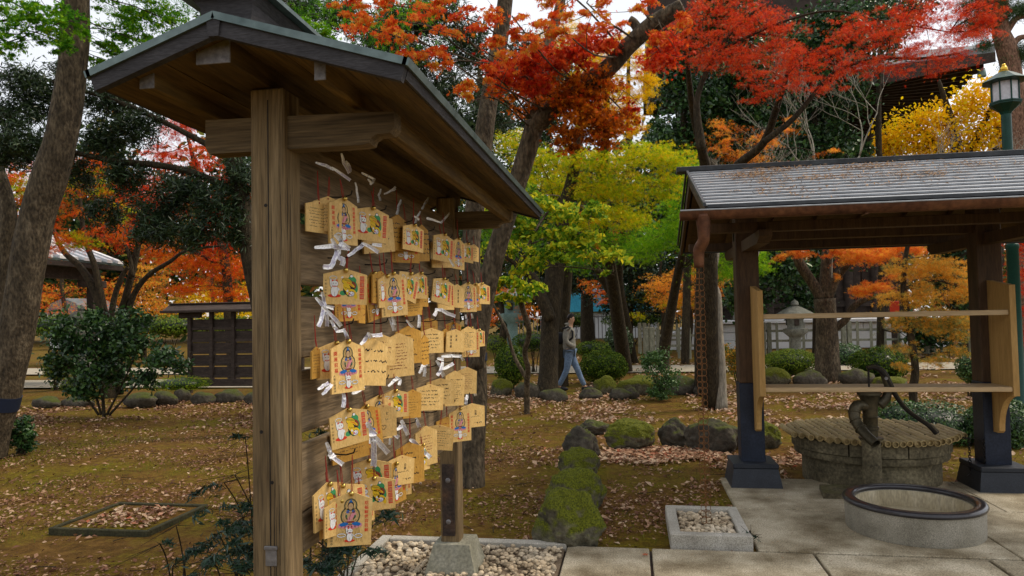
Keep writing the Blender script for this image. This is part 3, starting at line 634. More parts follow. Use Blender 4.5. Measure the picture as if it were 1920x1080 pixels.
ARTS['family'] = art_script(0, False, 0, kan=[('家族', .05, -.3, .12, .16), ('健康祈願', -.3, -.34, .12, .14)])
ARTS['goukaku'] = art_script(0, False, 0, kan=[('合格', .15, -.34, .11, .11), ('しますように', -.05, -.55, .001, .001)][:1]); ARTS['goukaku'].c('black').lay(.8).scrawl(-.2, .35, -.56, .05, .012, 4).scrawl(.1, .45, -.82, .06, .02, 5)
ARTS['nikai'] = art_script(0, False, 0, kan=[]) if False else art_script(61, False, 3, big=1.9)
for nm, a in dict(w1=(11, 0, 5, 'black'), w2=(12, 0, 7, 'black'), w3=(13, 0, 4, 'brown'), t1=(14, 1, 5, 'black'), t2=(15, 1, 12, 'black'), t3=(16, 1, 9, 'brown'), t4=(17, 1, 7, 'black')).items(): ARTS[nm] = art_script(a[0], a[1], a[2], a[3], big=1.0 if a[2] > 6 else 1.7)
BODY = {}
def plaque_body(tall, amber):
    k = (tall, amber)
    if k not in BODY:
        W = .40 if tall else .60; pts = [(-W, -1), (W, -1), (W, -.16), (0, 0), (-W, -.16)]
        b = MB(); b.prism(pts, 'y', -.024, .024); me = b.mesh('plaque_board', M_emao if amber else M_emaw); BODY[k] = me
    return BODY[k]
APM = {k: A.mesh('printed_picture' if k in ('kannon', 'tiger') else 'handwriting', PM+[M_emaw if k == 'kannon' else PM[CI.index('skin')]]) for k, A in ARTS.items()}
bl = MB(); bl.ball((0, 0, 0), 1, 12, 8); BELL = bl.mesh('bell', M_bell, smooth=True)
ORD = ['first', 'second', 'third', 'fourth', 'fifth', 'sixth', 'seventh', 'eighth', 'ninth', 'tenth', 'eleventh', 'twelfth']
ROWN = {1: 'top', 2: 'second', 3: 'third', 4: 'fourth', 5: 'fifth', 6: 'lowest'}
# row, kind, left, right, top, bottom (pixels), distance off the planks, tall?, amber?, tilt
PL = [
 (1,'w2',574,620,376,437,.03,0,0,0),(1,'t4',588,641,368,434,.05,1,0,0),(1,'kannon',617,668,370,459,.09,1,0,2),(1,'w1',676,734,400,474,.04,0,0,-6),(1,'tiger',666,729,388,453,.085,0,0,3),
 (1,'t1',730,760,402,470,.03,1,1,0),(1,'kannon',735,786,424,493,.045,1,1,0),(1,'tiger',756,794,420,471,.085,0,0,0),(1,'w1',772,807,421,490,.05,1,1,0),(1,'t3',808,848,446,502,.05,0,0,0),(1,'tiger',813,851,438,491,.085,0,0,4),  # amber on the first, edge-on one stands in for its shade
 (1,'kannon',847,870,446,505,.07,1,0,0),(1,'tiger',865,887,455,492,.09,0,0,0),(1,'w1',880,897,458,490,.05,0,0,0),
 (2,'kannon',626,676,524,602,.05,1,1,0),(2,'tiger',607,689,504,571,.10,0,0,2),(2,'w3',669,687,543,606,.06,1,1,0),(2,'kannon',681,715,510,600,.055,1,1,-6),(2,'w1',698,729,508,570,.075,0,1,0),(2,'tiger',708,736,515,576,.085,0,0,0),
 (2,'kannon',711,759,510,593,.105,1,0,0),(2,'w2',757,790,540,592,.03,0,1,0),(2,'tiger',750,787,511,563,.095,0,0,14),(2,'tiger',774,800,510,560,.07,0,0,0),(2,'w1',784,806,530,575,.04,1,1,0),
 (2,'tiger',820,850,524,581,.05,0,0,0),(2,'tiger',813,848,521,570,.09,0,0,12),(2,'thanks',844,870,533,577,.06,0,0,0),(2,'kannon',861,892,529,585,.10,1,0,0),(2,'kannon',880,900,531,583,.06,1,1,0),(2,'tiger',887,918,530,570,.09,0,0,4),
 (3,'w2',584,602,650,709,.03,0,1,0),(3,'tiger',593,664,640,708,.06,0,0,0),(3,'tiger',634,683,643,700,.05,0,0,0),(3,'kannon',620,680,637,735,.11,1,0,3),(3,'w3',686,742,626,685,.04,0,0,0),(3,'nikai',675,727,634,722,.085,1,0,2),
 (3,'t3',720,773,624,706,.08,1,0,0),(3,'t1',741,788,611,682,.055,1,1,0),(3,'w1',785,806,628,684,.09,1,1,0),(3,'w3',789,820,596,633,.03,0,1,0),(3,'w1',786,831,615,662,.07,0,0,0),(3,'w2',824,846,616,661,.04,1,1,0),
 (3,'kannon',836,865,603,641,.05,1,1,0),(3,'family',837,871,617,660,.09,0,0,0),(3,'t2',864,891,612,657,.08,1,0,0),(3,'tiger',886,908,617,650,.04,0,0,0),(3,'kannon',867,899,613,669,.06,1,0,0),
 (4,'kannon',684,737,741,822,.05,1,0,0),(4,'tiger',714,765,730,783,.075,0,0,3),(4,'t4',757,790,730,783,.06,1,1,0),(4,'w1',800,852,709,758,.06,0,0,0),(4,'w1',781,832,720,769,.10,0,0,2),(4,'t2',835,871,695,760,.09,1,0,5),
 (4,'t3',858,894,688,738,.05,1,0,0),(4,'goukaku',862,908,756,801,.05,0,0,2),(4,'kannon',841,883,764,827,.10,1,0,2),
 (5,'w2',620,688,790,863,.04,0,1,0),(5,'tiger',617,686,765,835,.10,0,0,-3),(5,'kannon',660,710,759,840,.05,1,1,-4),(5,'heart',692,744,757,818,.09,1,0,2),(5,'w3',818,857,781,830,.04,0,1,0),(5,'t3',778,818,798,872,.06,1,0,0),
 (5,'w2',792,857,796,843,.10,0,0,3),(5,'tiger',775,806,832,882,.05,0,0,0),(5,'t1',742,794,829,906,.10,1,1,-2),
 (6,'tiger',645,738,860,930,.05,0,0,0),(6,'kannon',722,758,866,944,.06,1,1,-3),(6,'kannon',735,771,878,928,.035,1,0,0),(6,'goukaku',730,777,853,908,.08,0,0,2),(6,'w1',600,632,948,1002,.03,0,1,0),(6,'tiger',650,699,925,984,.06,0,0,0),
 (6,'tiger',660,742,893,956,.105,0,0,2),(6,'tiger',588,640,904,984,.045,0,0,0),(6,'tiger',599,682,907,985,.065,0,0,0),(6,'tiger',609,664,935,1000,.09,0,0,0),(6,'kannon',619,698,921,1021,.13,1,0,4)]
LOOK = {'kannon': 'tall plaque with haloed figure and cat', 'tiger': 'wide plaque with yellow tiger and cat', 'w1': 'pale plaque back with a few handwritten lines', 'w2': 'plaque back with close handwritten lines', 'w3': 'plaque back with faint brown writing',
        't1': 'tall plaque back with black writing', 't2': 'plaque back covered in dense small writing', 't3': 'tall plaque back with fine reddish writing', 't4': 'tall plaque back with short written lines', 'heart': 'plaque back with four kana and a drawn heart', 'thanks': 'plaque back with one column of large black characters', 'family': 'plaque back with two columns of black characters', 'goukaku': 'wide plaque back with two characters and signature', 'nikai': 'tall plaque back with three slanting written lines'}
cnt = {}
order = sorted(range(len(PL)), key=lambda i: (PL[i][0], LOOK[PL[i][1]], PL[i][2]))
rank = {}
for i in order:
    k = (PL[i][0], LOOK[PL[i][1]]); cnt[k] = cnt.get(k, 0)+1; rank[i] = cnt[k]
XF = -1.126
for i, (row, kd, l, r, t, b, off, tall, amber, tilt) in enumerate(PL):
    cx = (l+r)/2; X = XF+off+.01; p = atx(cx, t, X); s = ppm(p); H = (b-t)/s*1.0; W = (.8 if tall else 1.2)*H
    if kd == 'tiger' and row == 6 and l in (588, 599, 609): W = 1.2*H
    k = min(1, max(.25, (r-l)/s/W)); va = math.atan2(-p.y, -p.x)
    th = va + math.acos(k); 
    if k > .985: th = va+.1
    kk = (row, LOOK[kd]); n = cnt[kk]
    lab = LOOK[kd]+', '+(('%s from left in' % ORD[rank[i]-1]) if n > 1 else 'only one in')+' %s row' % ROWN[row]
    root = thing('votive_plaque', lab, 'plaque', p, 'votive plaques hung on the rack', th+PI/2)
    root.rotation_euler = (0, math.radians(tilt+random.uniform(-4, 4)), th+PI/2)
    bo = place(plaque_body(tall, amber), 'plaque_board', root, sca=(H, H, H))
    place(APM[kd], APM[kd].name, root, sca=(H, H, H)) if kd in APM else None
    if tall and kd not in ('kannon', 't1', 't2', 't3', 't4', 'heart', 'nikai'): root.children[-1].scale = (H*.66, H, H)
    st = MB(); q = random.uniform(.06, .13); j = random.uniform(-.01, .01)
    st.tube([(0, -.003, -.012), (j*.3, .004, .02), (j, .008, q)], .0016, 5); st.tube([(.003, -.003, -.012), (j*.2+.006, .004, .03), (j, .008, q)], .0013, 5)
    place(st.mesh('cord', M_string), 'cord', root)
    if kd in ('kannon', 'tiger') and H > .055:
        place(BELL, 'bell', root, loc=(0, -.012, -.006), sca=(.0095, .0095, .0095))
# ================================================================== tied paper fortunes
FO = [
 ([[(592,305),(610,310),(626,318)],[(640,288),(644,305),(655,325)],[(648,302),(655,312),(656,322)],[(622,314),(640,326),(657,338)]],10,.06,'crumpled fortune paper tied under the roof, nearest the front post'),
 ([[(678,324),(690,330),(702,336),(694,346)],[(690,336),(697,345)]],8,.05,'small dark-lit paper fortune, second from the post at the top'),
 ([[(666,342),(669,360),(672,380)]],7,.04,'narrow paper strip hanging straight down at the top left'),
 ([[(714,354),(710,366),(713,376)],[(720,364),(732,358),(742,350)],[(733,358),(742,354)]],7,.05,'paper fortune with a pink edge, beside a roof brace'),
 ([[(752,374),(747,386),(744,402)]],8,.05,'grey paper strip above an edge-on plaque in the top row'),
 ([[(804,370),(797,380),(791,392)]],7,.06,'short white strip slanting down left, under the far purlin'),
 ([[(843,399),(834,410),(826,418)],[(826,417),(812,412),(800,409)]],7,.06,'folded strip pointing up right, before the far beam'),
 ([[(788,396),(781,408),(778,420)],[(776,405),(786,412)]],7,.05,'dim crumpled strip behind the top row strings'),
 ([[(590,464),(622,461),(656,466)],[(622,448),(632,470),(626,488),(620,500),(606,500)],[(636,466),(632,482),(643,486),(641,498)],[(628,440),(640,452),(638,462)],[(640,455),(655,467)]],12,.11,'largest bunch of knotted fortune papers, under the first haloed plaque'),
 ([[(652,480),(668,468),(682,457)],[(680,456),(694,463),(710,473)],[(698,458),(716,460)]],10,.09,'paper bow of three strips, under the first top-row tiger plaque'),
 ([[(592,558),(606,574),(604,592),(597,612)],[(604,548),(607,566),(612,590),(613,612)],[(604,575),(622,592),(640,612)],[(612,574),(626,578)]],10,.07,'knotted fortune papers beside the opening in the planks'),
 ([[(620,600),(626,612),(632,620)],[(630,622),(648,618)],[(644,618),(650,630),(652,642)]],9,.08,'twisted strip tied above the large haloed plaque'),
 ([[(676,646),(686,634),(692,624)],[(690,628),(704,629),(717,627)],[(690,624),(696,634)]],10,.09,'white paper bow over the tall blank-edged plaque'),
 ([[(729,594),(735,608),(739,620)],[(735,594),(740,610)]],8,.07,'pinkish double strip, between second and third rows'),
 ([[(762,600),(768,608),(776,616)]],6,.06,'thin curled strip over an amber plaque in the third row'),
 ([[(785,590),(786,602),(785,614)]],8,.04,'pale blue vertical strip behind the third row'),
 ([[(816,580),(828,581),(838,587),(854,593)],[(818,582),(814,592)]],9,.08,'rolled strip with marks, under the tilted tiger plaque'),
 ([[(873,590),(875,600),(874,608)],[(884,588),(886,597)]],6,.05,'tiny pair of strips under the haloed plaque near the tree'),
 ([[(790,690),(797,698)],[(786,700),(792,686),(800,682)],[(797,684),(795,706)]],8,.06,'small looped strip in the gap above the fourth row'),
 ([[(818,676),(828,690),(820,704)],[(830,678),(826,694),(832,706)],[(830,692),(842,686),(850,681)],[(820,672),(832,674)]],9,.09,'crumpled fortune cluster in the middle of the gap above the fourth row'),
 ([[(828,668),(846,667),(866,668)],[(864,668),(869,676)]],8,.09,'flat white strip lying level under the third row'),
 ([[(596,730),(606,723),(616,717)],[(604,740),(613,730),(622,720)]],9,.06,'pair of fanned strips sticking out left below the large haloed plaque'),
 ([[(642,734),(645,748),(643,764)],[(660,738),(672,732),(682,724)]],10,.08,'folded strip hanging just above the fifth-row tiger plaque'),
 ([[(728,724),(738,714),(747,707)],[(742,707),(750,712),(748,722)]],8,.07,'bent grey strip over the fourth-row haloed plaque'),
 ([[(744,806),(752,799)],[(753,788),(758,802),(765,816)],[(752,790),(757,798)]],10,.08,'white strip folded like a leg, right of the heart plaque'),
 ([[(780,784),(783,793),(786,801)]],9,.07,'short white tag under the dark written plaque'),
 ([[(694,812),(700,826),(701,850),(700,874)],[(702,818),(714,834),(728,850)],[(688,792),(694,806),(704,816)],[(692,815),(704,812)]],14,.12,'longest double paper fortune, hanging over the sixth row'),
 ([[(612,830),(618,846),(624,862)],[(616,852),(630,862),(643,871)],[(618,858),(628,852)]],11,.10,'folded white fortune with a red mark at the lower left'),
 ([[(738,814),(744,818),(748,821)]],9,.08,'curled paper end beside the heart plaque'),
 ([[(732,812),(731,824),(730,834)]],6,.05,'narrow strip hanging below the heart plaque'),
 ([[(768,824),(776,828),(783,836)]],10,.09,'crumpled strip on top of the amber brushwritten plaque'),
 ([[(792,845),(799,851),(807,858)]],11,.12,'white strip slanting across a red-lettered plaque'),
 ([[(876,740),(874,750),(873,758)],[(888,733),(892,742)]],8,.06,'two small strips below the far end of the fourth row'),
 ([[(842,484),(847,493),(851,500)]],6,.12,'thin white strip under the top row near its far end')]
for k, (strips, wpx, off, lab) in enumerate(FO):
    X = XF+off+.025; c0 = strips[0][0]; p0 = atx(c0[0], c0[1], X)
    root = thing('paper_fortune', lab, 'paper fortune', p0, 'paper fortunes tied to the rack')
    for q, stp in enumerate(strips):
        raw_ = [atx(a, b, X+.006*q+random.uniform(-.008, .012)) for a, b in stp]; pts = [p for a_, b_ in zip(raw_, raw_[1:]) for p in (a_, a_.lerp(b_, .5)+Vector((.002, 0, -.001)))]+[raw_[-1]]; s = ppm(pts[0]); wd = wpx*(.82 if k > 7 else .62)/s; b = MB(); V = []
        tt = random.random()*3
        for i, p in enumerate(pts):
            T = (pts[min(i+1, len(pts)-1)]-pts[max(i-1, 0)]).normalized(); view = (CAM-p).normalized(); S = T.cross(view).normalized()
            S = (S*math.cos(.5*math.sin(tt+i*.7))+view*math.sin(.5*math.sin(tt+i*.7))); Nn = T.cross(S).normalized(); f = 1-.35*math.exp(-i*1.0)
            V += [p-S*wd/2*f, p+Nn*.0025, p+S*wd/2*f, p-S*wd/2*f-Nn*.0012, p+Nn*.0013, p+S*wd/2*f-Nn*.0012]
        F = []; n = len(pts)
        for i in range(n-1):
            a, c = i*6, (i+1)*6; F += [(a, c, c+1, a+1), (a+1, c+1, c+2, a+2), (a+3, a+4, c+4, c+3), (a+4, a+5, c+5, c+4), (a, a+3, c+3, c), (a+2, c+2, c+5, a+5)]
        b.raw(V, F); stq = b.build('paper_strip', M_paper, root)
        if q == 0 and len(strips) > 1:
            kb = MB(); kc = raw_[1]; kb.ball(kc, (wd*.42, wd*.5, wd*.36), 7, 5); kb.v = [tuple(Vector(v)+Vector(rng.normal(size=3)*wd*.07)) for v in kb.v]; kb.build('knot', M_paper, root)
        if wpx >= 9:      # printed lines on the paper
            l = MB()
            for u in (-.22, .0, .22):
                for i in range(1, n-1, 1):
                    if random.random() < .35: continue
                    p = pts[i]; q2 = pts[i+1]; view = (CAM-p).normalized(); T = (q2-p).normalized(); S = T.cross(view).normalized()
                    o_ = S*wd*u+view*.0035; l.raw([p+o_-S*.0006, q2+o_-S*.0006, q2+o_+S*.0006, p+o_+S*.0006], [(0, 1, 2, 3)])
            if l.v: l.build('printed_lines', PM[CI.index('lilac')], stq)
# ================================================================== the pump shelter
sh = thing('pump_shelter', 'open shelter with slatted low roof on dark posts standing over the well', 'shelter', (2.1, 7.1, 0))
for x, nm in ((.965, 'l'), (3.03, 'r')):
    po = MB().bbox(x, x+.205, 6.98, 7.18, .93, 2.5, .006).build('post', M_brown, sh)
    MB().bbox(x-.004, x+.209, 6.976, 7.184, .2, .93, .004).build('post_sleeve', M_sleeve, sh)
    cx = x+.1025
    pl = MB(); pl.raw([(cx-.23, 6.82, -.03), (cx+.23, 6.82, -.03), (cx+.23, 7.3, -.03), (cx-.23, 7.3, -.03), (cx-.195, 6.86, .165), (cx+.195, 6.86, .165), (cx+.195, 7.27, .165), (cx-.195, 7.27, .165)], [(3,2,1,0),(4,5,6,7),(0,1,5,4),(1,2,6,5),(2,3,7,6),(3,0,4,7)])
    pl.bbox(cx-.2, cx+.2, 6.85, 7.28, .168, .21, .006); pl.build('plinth', M_plinth, sh)
    b = MB(); b.prism([(6.0, 2.25), (6.0, 2.2), (6.12, 2.15), (8.1, 2.15), (8.2, 2.2), (8.2, 2.25)], 'x', cx-.05, cx+.05); b.build('crossbeam', M_brown, sh)
    MB().bbox(cx-.06, cx+.06, 7.03, 7.13, 2.5, 2.8, .004).build('king_post', M_brown, sh)
for y, z0, z1 in ((6.2, 2.25, 2.33), (8.0, 2.25, 2.33), (7.08, 2.74, 2.84)): MB().bbox(.62, 4.6, y-.045, y+.045, z0, z1, .004).build('purlin', M_brown, sh)
MB().bbox(.965, 3.235, 7.03, 7.13, 2.26, 2.4, .004).build('tie_beam', M_brown, sh)
RF = 5.5; RB = 8.7; RY = 7.1; ZE = 2.385; ZR = 2.955; XA, XB = .55, 4.75
sl_ = (ZR-ZE)/(RY-RF)
for x in np.arange(.62, 4.7, .435):
    for a, b in ((RF+.06, RY), (RB-.06, RY)):
        MB().prism([(a, ZE-.085), (b, ZR-.11), (b, ZR-.05), (a, ZE-.03)], 'x', x, x+.045).build('rafter', M_brown, sh)
for y0, z0, y1, z1 in ((RF, ZE, RY, ZR), (RB, ZE, RY, ZR)):
    n = 9
    for i in range(n):
        t0, t1 = i/n, (i+.97)/n; ya, yb = y0+(y1-y0)*t0, y0+(y1-y0)*t1; za, zb = z0+(z1-z0)*t0, z0+(z1-z0)*t1
        MB().prism([(ya, za-.045), (yb, zb-.045), (yb, zb-.03), (ya, za-.03)], 'x', XA+.03, XB).build('roof_board', M_brown, sh)
    MB().prism([(y0, z0-.028), (y1, z1-.028), (y1, z1-.012), (y0, z0-.012)], 'x', XA+.01, XB).build('underlay', M_blackunder, sh)  # near-black sheet that makes the gaps between slats dark
    n = 13
    for i in range(n):      # slats with dark gaps between
        t0, t1 = (i+.05)/n, (i+.52)/n; ya, yb = y0+(y1-y0)*t0, y0+(y1-y0)*t1; za, zb = z0+(z1-z0)*t0, z0+(z1-z0)*t1
        MB().prism([(ya, za), (yb, zb), (yb, zb+.008), (ya, za+.012)], 'x', XA+.012+.004*random.random(), XB).build('roof_slat', M_strip, sh)
    d = 1 if y1 > y0 else -1
    MB().prism([(y0, z0-.10), (y0+.03*d, z0-.10), (y0+.03*d, z0+.012), (y0, z0+.012)], 'x', XA+.02, XB).build('eave_board', M_stripdark, sh)
    MB().prism([(y0-.004*d, z0+.0), (y1, z1), (y1, z1+.028), (y0-.004*d, z0+.028)], 'x', XA-.012, XA+.008).build('verge_strip', M_stripdark, sh)
    MB().prism([(y0+.05*d, z0-.12), (y1, z1-.14), (y1, z1-.035), (y0+.05*d, z0-.03)], 'x', XA+.02, XA+.045).build('bargeboard', M_brown, sh)
rcp = MB(); rcp.prism([(7.02, 2.945), (7.18, 2.945), (7.19, 2.985), (7.1, 3.005), (7.01, 2.985)], 'x', .455, 4.8); rcp.build('ridge_cap', M_stripdark, sh)
# fallen needles and leaves lying on the roof
b = []
for cx, cz, sx, n in ((1.05, .72, .3, 330), (1.6, .55, .35, 200), (1.35, .85, .35, 260), (2.1, .8, .5, 420), (2.3, .5, .4, 260), (2.9, .7, .4, 160), (2.0, .3, .8, 80), (3.1, .35, .4, 60), (1.1, .25, .3, 70), (1.3,.12,.25,50), (1.15,.5,.3,120)):
    P = rng.normal(size=(n, 2))*[sx*.5, .06]; x = np.clip(cx+P[:, 0], .62, 4.6); t = np.clip(cz+P[:, 1], .02, .97); b.append(np.stack([x, RF+(RY-RF)*t, ZE+(ZR-ZE)*t+.026], 1))
b = np.concatenate(b); nn = np.tile([0, -sl_, 1.0], (len(b), 1))+rng.normal(size=(len(b), 3))*.25
M_dead = leafmat('dead_leaf', [(.12, .06, .03), (.30, .17, .08), (.42, .26, .13), (.2, .1, .05)], .1)
me = leaves_mesh('leaf_litter', M_dead, b, nn, .028+.03*rng.random(len(b)), 'slim'); o = bpy.data.objects.new('leaf_litter', me); COL.objects.link(o)
tag(o, 'drifts of dry brown leaves and needles lying on the shelter roof', 'leaf litter', kind='stuff')
# gutter and down pipe
gt = MB(); n = 10
prof = [(5.40+.055*math.cos(PI+PI*i/n)*1.0, 2.335+.055*math.sin(PI+PI*i/n)*1.2) for i in range(n+1)]; inner = [(5.40+.049*math.cos(PI+PI*i/n), 2.335+.049*math.sin(PI+PI*i/n)*1.15) for i in range(n, -1, -1)]
gt.prism(prof+inner, 'x', .36, 4.8); gutter = gt.build('gutter', M_gutter, sh, smooth='auto')
gb = MB(); gb.tube([(.36, 5.40-.056, 2.338), (4.8, 5.40-.056, 2.338)], .006, 6); gb.build('gutter_highlight_bead', M_strip, gutter)  # pale bead colour paints in the highlight along the gutter lip
for x in (1.62, 2.9): MB().box(x, x+.02, 5.34, 5.46, 2.262, 2.268).build('gutter_joint', M_gutter, gutter)
dp = MB(); pth = smooth_path([(.525, 5.40, 2.31), (.527, 5.40, 2.2), (.525, 5.405, 2.12), (.50, 5.43, 2.07), (.49, 5.44, 2.03), (.492, 5.445, 1.925)], 4)
dp.tube(pth, lerp_list([.058, .046, .042, .044, .042, .036], len(pth)), 16); dp.build('down_pipe', M_gutter, sh, smooth=True)
# shelf set between the posts
for x0, nm in ((1.085, 'l'), (3.10, 'r')):
    x1 = x0+.046
    z1, z2 = (1.83, 1.775)
    out_ = [(6.98, z1), (6.6, z2), (6.6, .85)]
    for i in range(9): a = PI/2*i/8; out_.append((6.60+.27*math.sin(a)+.0, .85-.33*(1-math.cos(a))))
    out_ += [(6.90, .50), (6.98, .50)]
    MB().prism(out_, 'x', x0, x1).build('side_panel', M_yelwood, sh)
MB().bbox(1.133, 3.098, 6.62, 6.66, 1.525, 1.568, .003).build('shelf_rail', M_yelwoodh, sh)
MB().bbox(1.133, 3.098, 6.61, 6.93, .885, .925, .003).build('shelf_board', M_yelwoodh, sh)
# ================================================================== rain chain
ch = thing('rain_chain', 'copper rain chain of paired rings from the shelter gutter to the pebble box', 'rain chain', (.49, 5.45, 0), )
l1 = MB(); l1.ring((-.017, 0, 0), .019, .0023, (1, 0, 0), (0, 0, 1.35), 14, 5); l1.ring((.017, 0, 0), .019, .0023, (1, 0, 0), (0, 0, 1.35), 12, 5); LINK = l1.mesh('link', M_chain, smooth=True)
l2 = MB(); l2.ring((0, 0, 0), .013, .0018, (.5, .85, 0), (0, 0, 1.2), 12, 5); LINK2 = l2.mesh('link', M_chain, smooth=True)
z = 1.91; i = 0
while z > .07:
    place(LINK, 'link', ch, loc=(.002*math.sin(i*1.7), 0, z), rot=(0, 0, .25*math.sin(i*2.3)), sca=(1, 1, 1)); place(LINK2, 'link', ch, loc=(0, 0, z-.022), rot=(0, 0, i*.4)); z -= .0445; i += 1
# ================================================================== the well
WC = Vector((2.2, 7.42, 0))
well = thing('well', 'round stone well with a lid of bamboo poles under the shelter', 'well', WC)
b = MB(); b.lathe([(.60, -.05), (.60, .22), (.57, .225)], WC, 48, .01); b.build('well_ring', M_wellstone, well, smooth='auto')
b = MB(); b.lathe([(.665, .225), (.67, .232), (.67, .285), (.66, .29), (.6, .292)], WC, 48, .008); b.build('well_ring', M_wellstone, well, smooth='auto')
for k in range(9):    # curb stones
    a0, a1 = 2*PI*k/9+.01, 2*PI*(k+1)/9-.01; m = 7; o_ = []; i_ = []
    for j in range(m+1):
        a = a0+(a1-a0)*j/m; o_.append((WC.x+.69*math.cos(a), WC.y+.69*math.sin(a))); i_.append((WC.x+.5*math.cos(a), WC.y+.5*math.sin(a)))
    MB().prism(o_+i_[::-1], 'z', .295, .405-.004*(k % 3)).build('curb_stone', M_wellstone, well)
for k in range(25):   # bamboo poles lie front to back, so that their cut ends face us
    x = WC.x-.735+.061*k; dx = x-WC.x; h = math.sqrt(max(.08, .74**2-dx*dx)); r = .0265+.0035*random.random(); y0 = WC.y-h*random.uniform(.97, 1.02); y1 = WC.y+h*random.uniform(.96, 1.0); z = .43+random.uniform(-.003, .003)
    yf = y0; b = MB(); ys_ = np.linspace(yf, y1, 9); seg = []
    rr = []
    for y in ys_: seg.append((x+.003*math.sin(y*9+k), y, z)); rr.append(r)
    b.tube(seg, rr, 10, cap=False)
    b.ring((x, yf, z), r-.004, .0045, (1, 0, 0), (0, 0, 1), 10, 4); b.tube([(x, yf+.02, z), (x, yf+.021, z)], r-.001, 10)
    for q in range(1): yy = yf+(y1-yf)*(.2+.6*random.random()); b.ring((x, yy, z), r, .003, (1, 0, 0), (0, 0, 1), 10, 4)
    b.build('bamboo_pole', M_bamboo, well, smooth=True)
for f in (-.55, .0, .5):
    y = WC.y+f*.7; h = math.sqrt(max(.02, .74**2-(y-WC.y)**2)); b = MB(); n = int(2*h/.049)
    k0 = int((.735-h)/.061)+1; pts = [(WC.x-.735+.061*(k0+j/2), y+.004*math.sin(j*2), .43+(.029 if j % 2 == 0 else .004)) for j in range(int(2*h/.0305)-1)]
    b.tube(pts, .0045, 5); b.build('rope_lashing', M_rope, well)
MB().prism([(1.55, 6.5), (2.35, 6.5), (2.42, 6.83), (1.6, 6.83)], 'z', -.03, .045).build('step_stone', M_wellstone, well)
# ================================================================== hand pump
PC = Vector((1.995, 6.66, 0))
pu = thing('hand_pump', 'old rusty hand pump with curved spout and long lever in front of the well', 'hand pump', PC)
b = MB(); b.lathe([(.095, .0), (.095, .05), (.078, .055), (.074, .46), (.088, .465), (.088, .478), (.05, .48)], PC, 24, .02); b.build('stone_pipe', M_wellstone, pu, smooth='auto')
b = MB(); b.lathe([(.09, .475), (.098, .48), (.098, .495), (.056, .5), (.057, .56), (.066, .565), (.066, .585), (.058, .59), (.06, .66), (.067, .668), (.06, .676), (.062, .74), (.07, .80), (.085, .845), (.10, .86), (.10, .875), (.088, .88), (.03, .885)], PC, 28); b.build('pump_body', M_iron, pu, smooth='auto')
b = MB(); sp = smooth_path([PC+Vector((-.04, -.02, .76)), PC+Vector((-.12, -.06, .77)), PC+Vector((-.155, -.09, .70)), PC+Vector((-.14, -.13, .62)), PC+Vector((-.10, -.22, .545)), PC+Vector((-.055, -.30, .49))], 5)
b.tube(sp, lerp_list([.042, .047, .046, .043, .041, .041], len(sp)), 18, cap=False); b.tube([sp[-1]-(sp[-1]-sp[-2]).normalized()*.03, sp[-1]-(sp[-1]-sp[-2]).normalized()*.028], .037, 18)
spt = b.build('spout', M_iron, pu, smooth=True)
for i in (9, 13, 17): 
    b = MB(); t = (sp[i+1]-sp[i]).normalized(); a1 = t.cross(Vector((0, 0, 1))).normalized(); b.ring(sp[i], .046, .006, a1, t.cross(a1).normalized(), 18, 6); b.build('pipe_band', M_iron, spt, smooth=True)
b = MB(); t = (sp[-1]-sp[-2]).normalized(); a1 = t.cross(Vector((0, 0, 1))).normalized(); b.ring(sp[-1], .040, .005, a1, t.cross(a1).normalized(), 18, 6); b.build('pipe_band', M_iron, spt, smooth=True)
b = MB(); fk = [PC+Vector(v) for v in ((.075, 0, .77), (.135, 0, .83), (.15, 0, .92), (.13, 0, 1.0), (.115, 0, 1.05))]; fs = smooth_path(fk, 4); b.tube(fs, lerp_list([.05, .04, .028, .03, .026], len(fs)), 10); b.build('lever_bracket', M_iron, pu, smooth=True)
b = MB(); b.tube([PC+Vector((0, 0, .87)), PC+Vector((0, 0, 1.075))], .009, 8); b.build('pump_rod', M_irondark, pu)
hp = smooth_path([PC+Vector(v) for v in ((-.015, -.01, 1.085), (.05, -.01, 1.095), (.115, -.01, 1.05), (.165, -.01, .95), (.21, -.01, .85), (.28, -.01, .745), (.37, -.01, .665), (.46, -.01, .60), (.52, -.01, .535))], 5)
b = MB(); b.tube(hp, lerp_list([.018, .024, .028, .024, .02, .019, .019, .022, .026], len(hp)), 10); lv = b.build('lever', M_irondark, pu, smooth=True)
for s_ in (-.02, .014): 
    b = MB(); b.tube([p+Vector((0, s_-.002, .012)) for p in hp], .006, 6); b.build('lever_rib', M_iron, lv)
b = MB(); c = PC+Vector((.128, -.045, 1.0)); b.tube([c, c+Vector((0, .09, 0))], .014, 10); b.build('pivot_bolt', M_galv, pu)
# chains hanging by the well
for k, (x, y, z0, ln, lab) in enumerate(((2.93, 7.05, .42, .30, 'short black chain hanging beside the bamboo lid, the left of two'), (3.02, 6.98, .42, .36, 'knotted black chain with tassel end between the well and the right post'))):
    r = thing('iron_chain', lab, 'chain', (x, y, z0), 'black chains hanging at the well')
    for j in range(int(ln/.022)):
        q = MB(); q.ring((x, y, z0-.022*j), .011, .0035, (1, 0, 0) if j % 2 else (0, 1, 0), (0, 0, 1.4), 9, 4); q.build('link', M_irondark, r)
    q = MB()
    for a in range(4): q.tube([(x, y, z0-ln), (x+.03*math.cos(a*1.6), y+.03*math.sin(a*1.6), z0-ln-.03)], .005, 5)
    q.build('tassel', M_irondark, r); q = MB(); q.tube([(x, y, z0), (2.86, 7.2, .42)], .005, 5); q.build('hook', M_irondark, r)
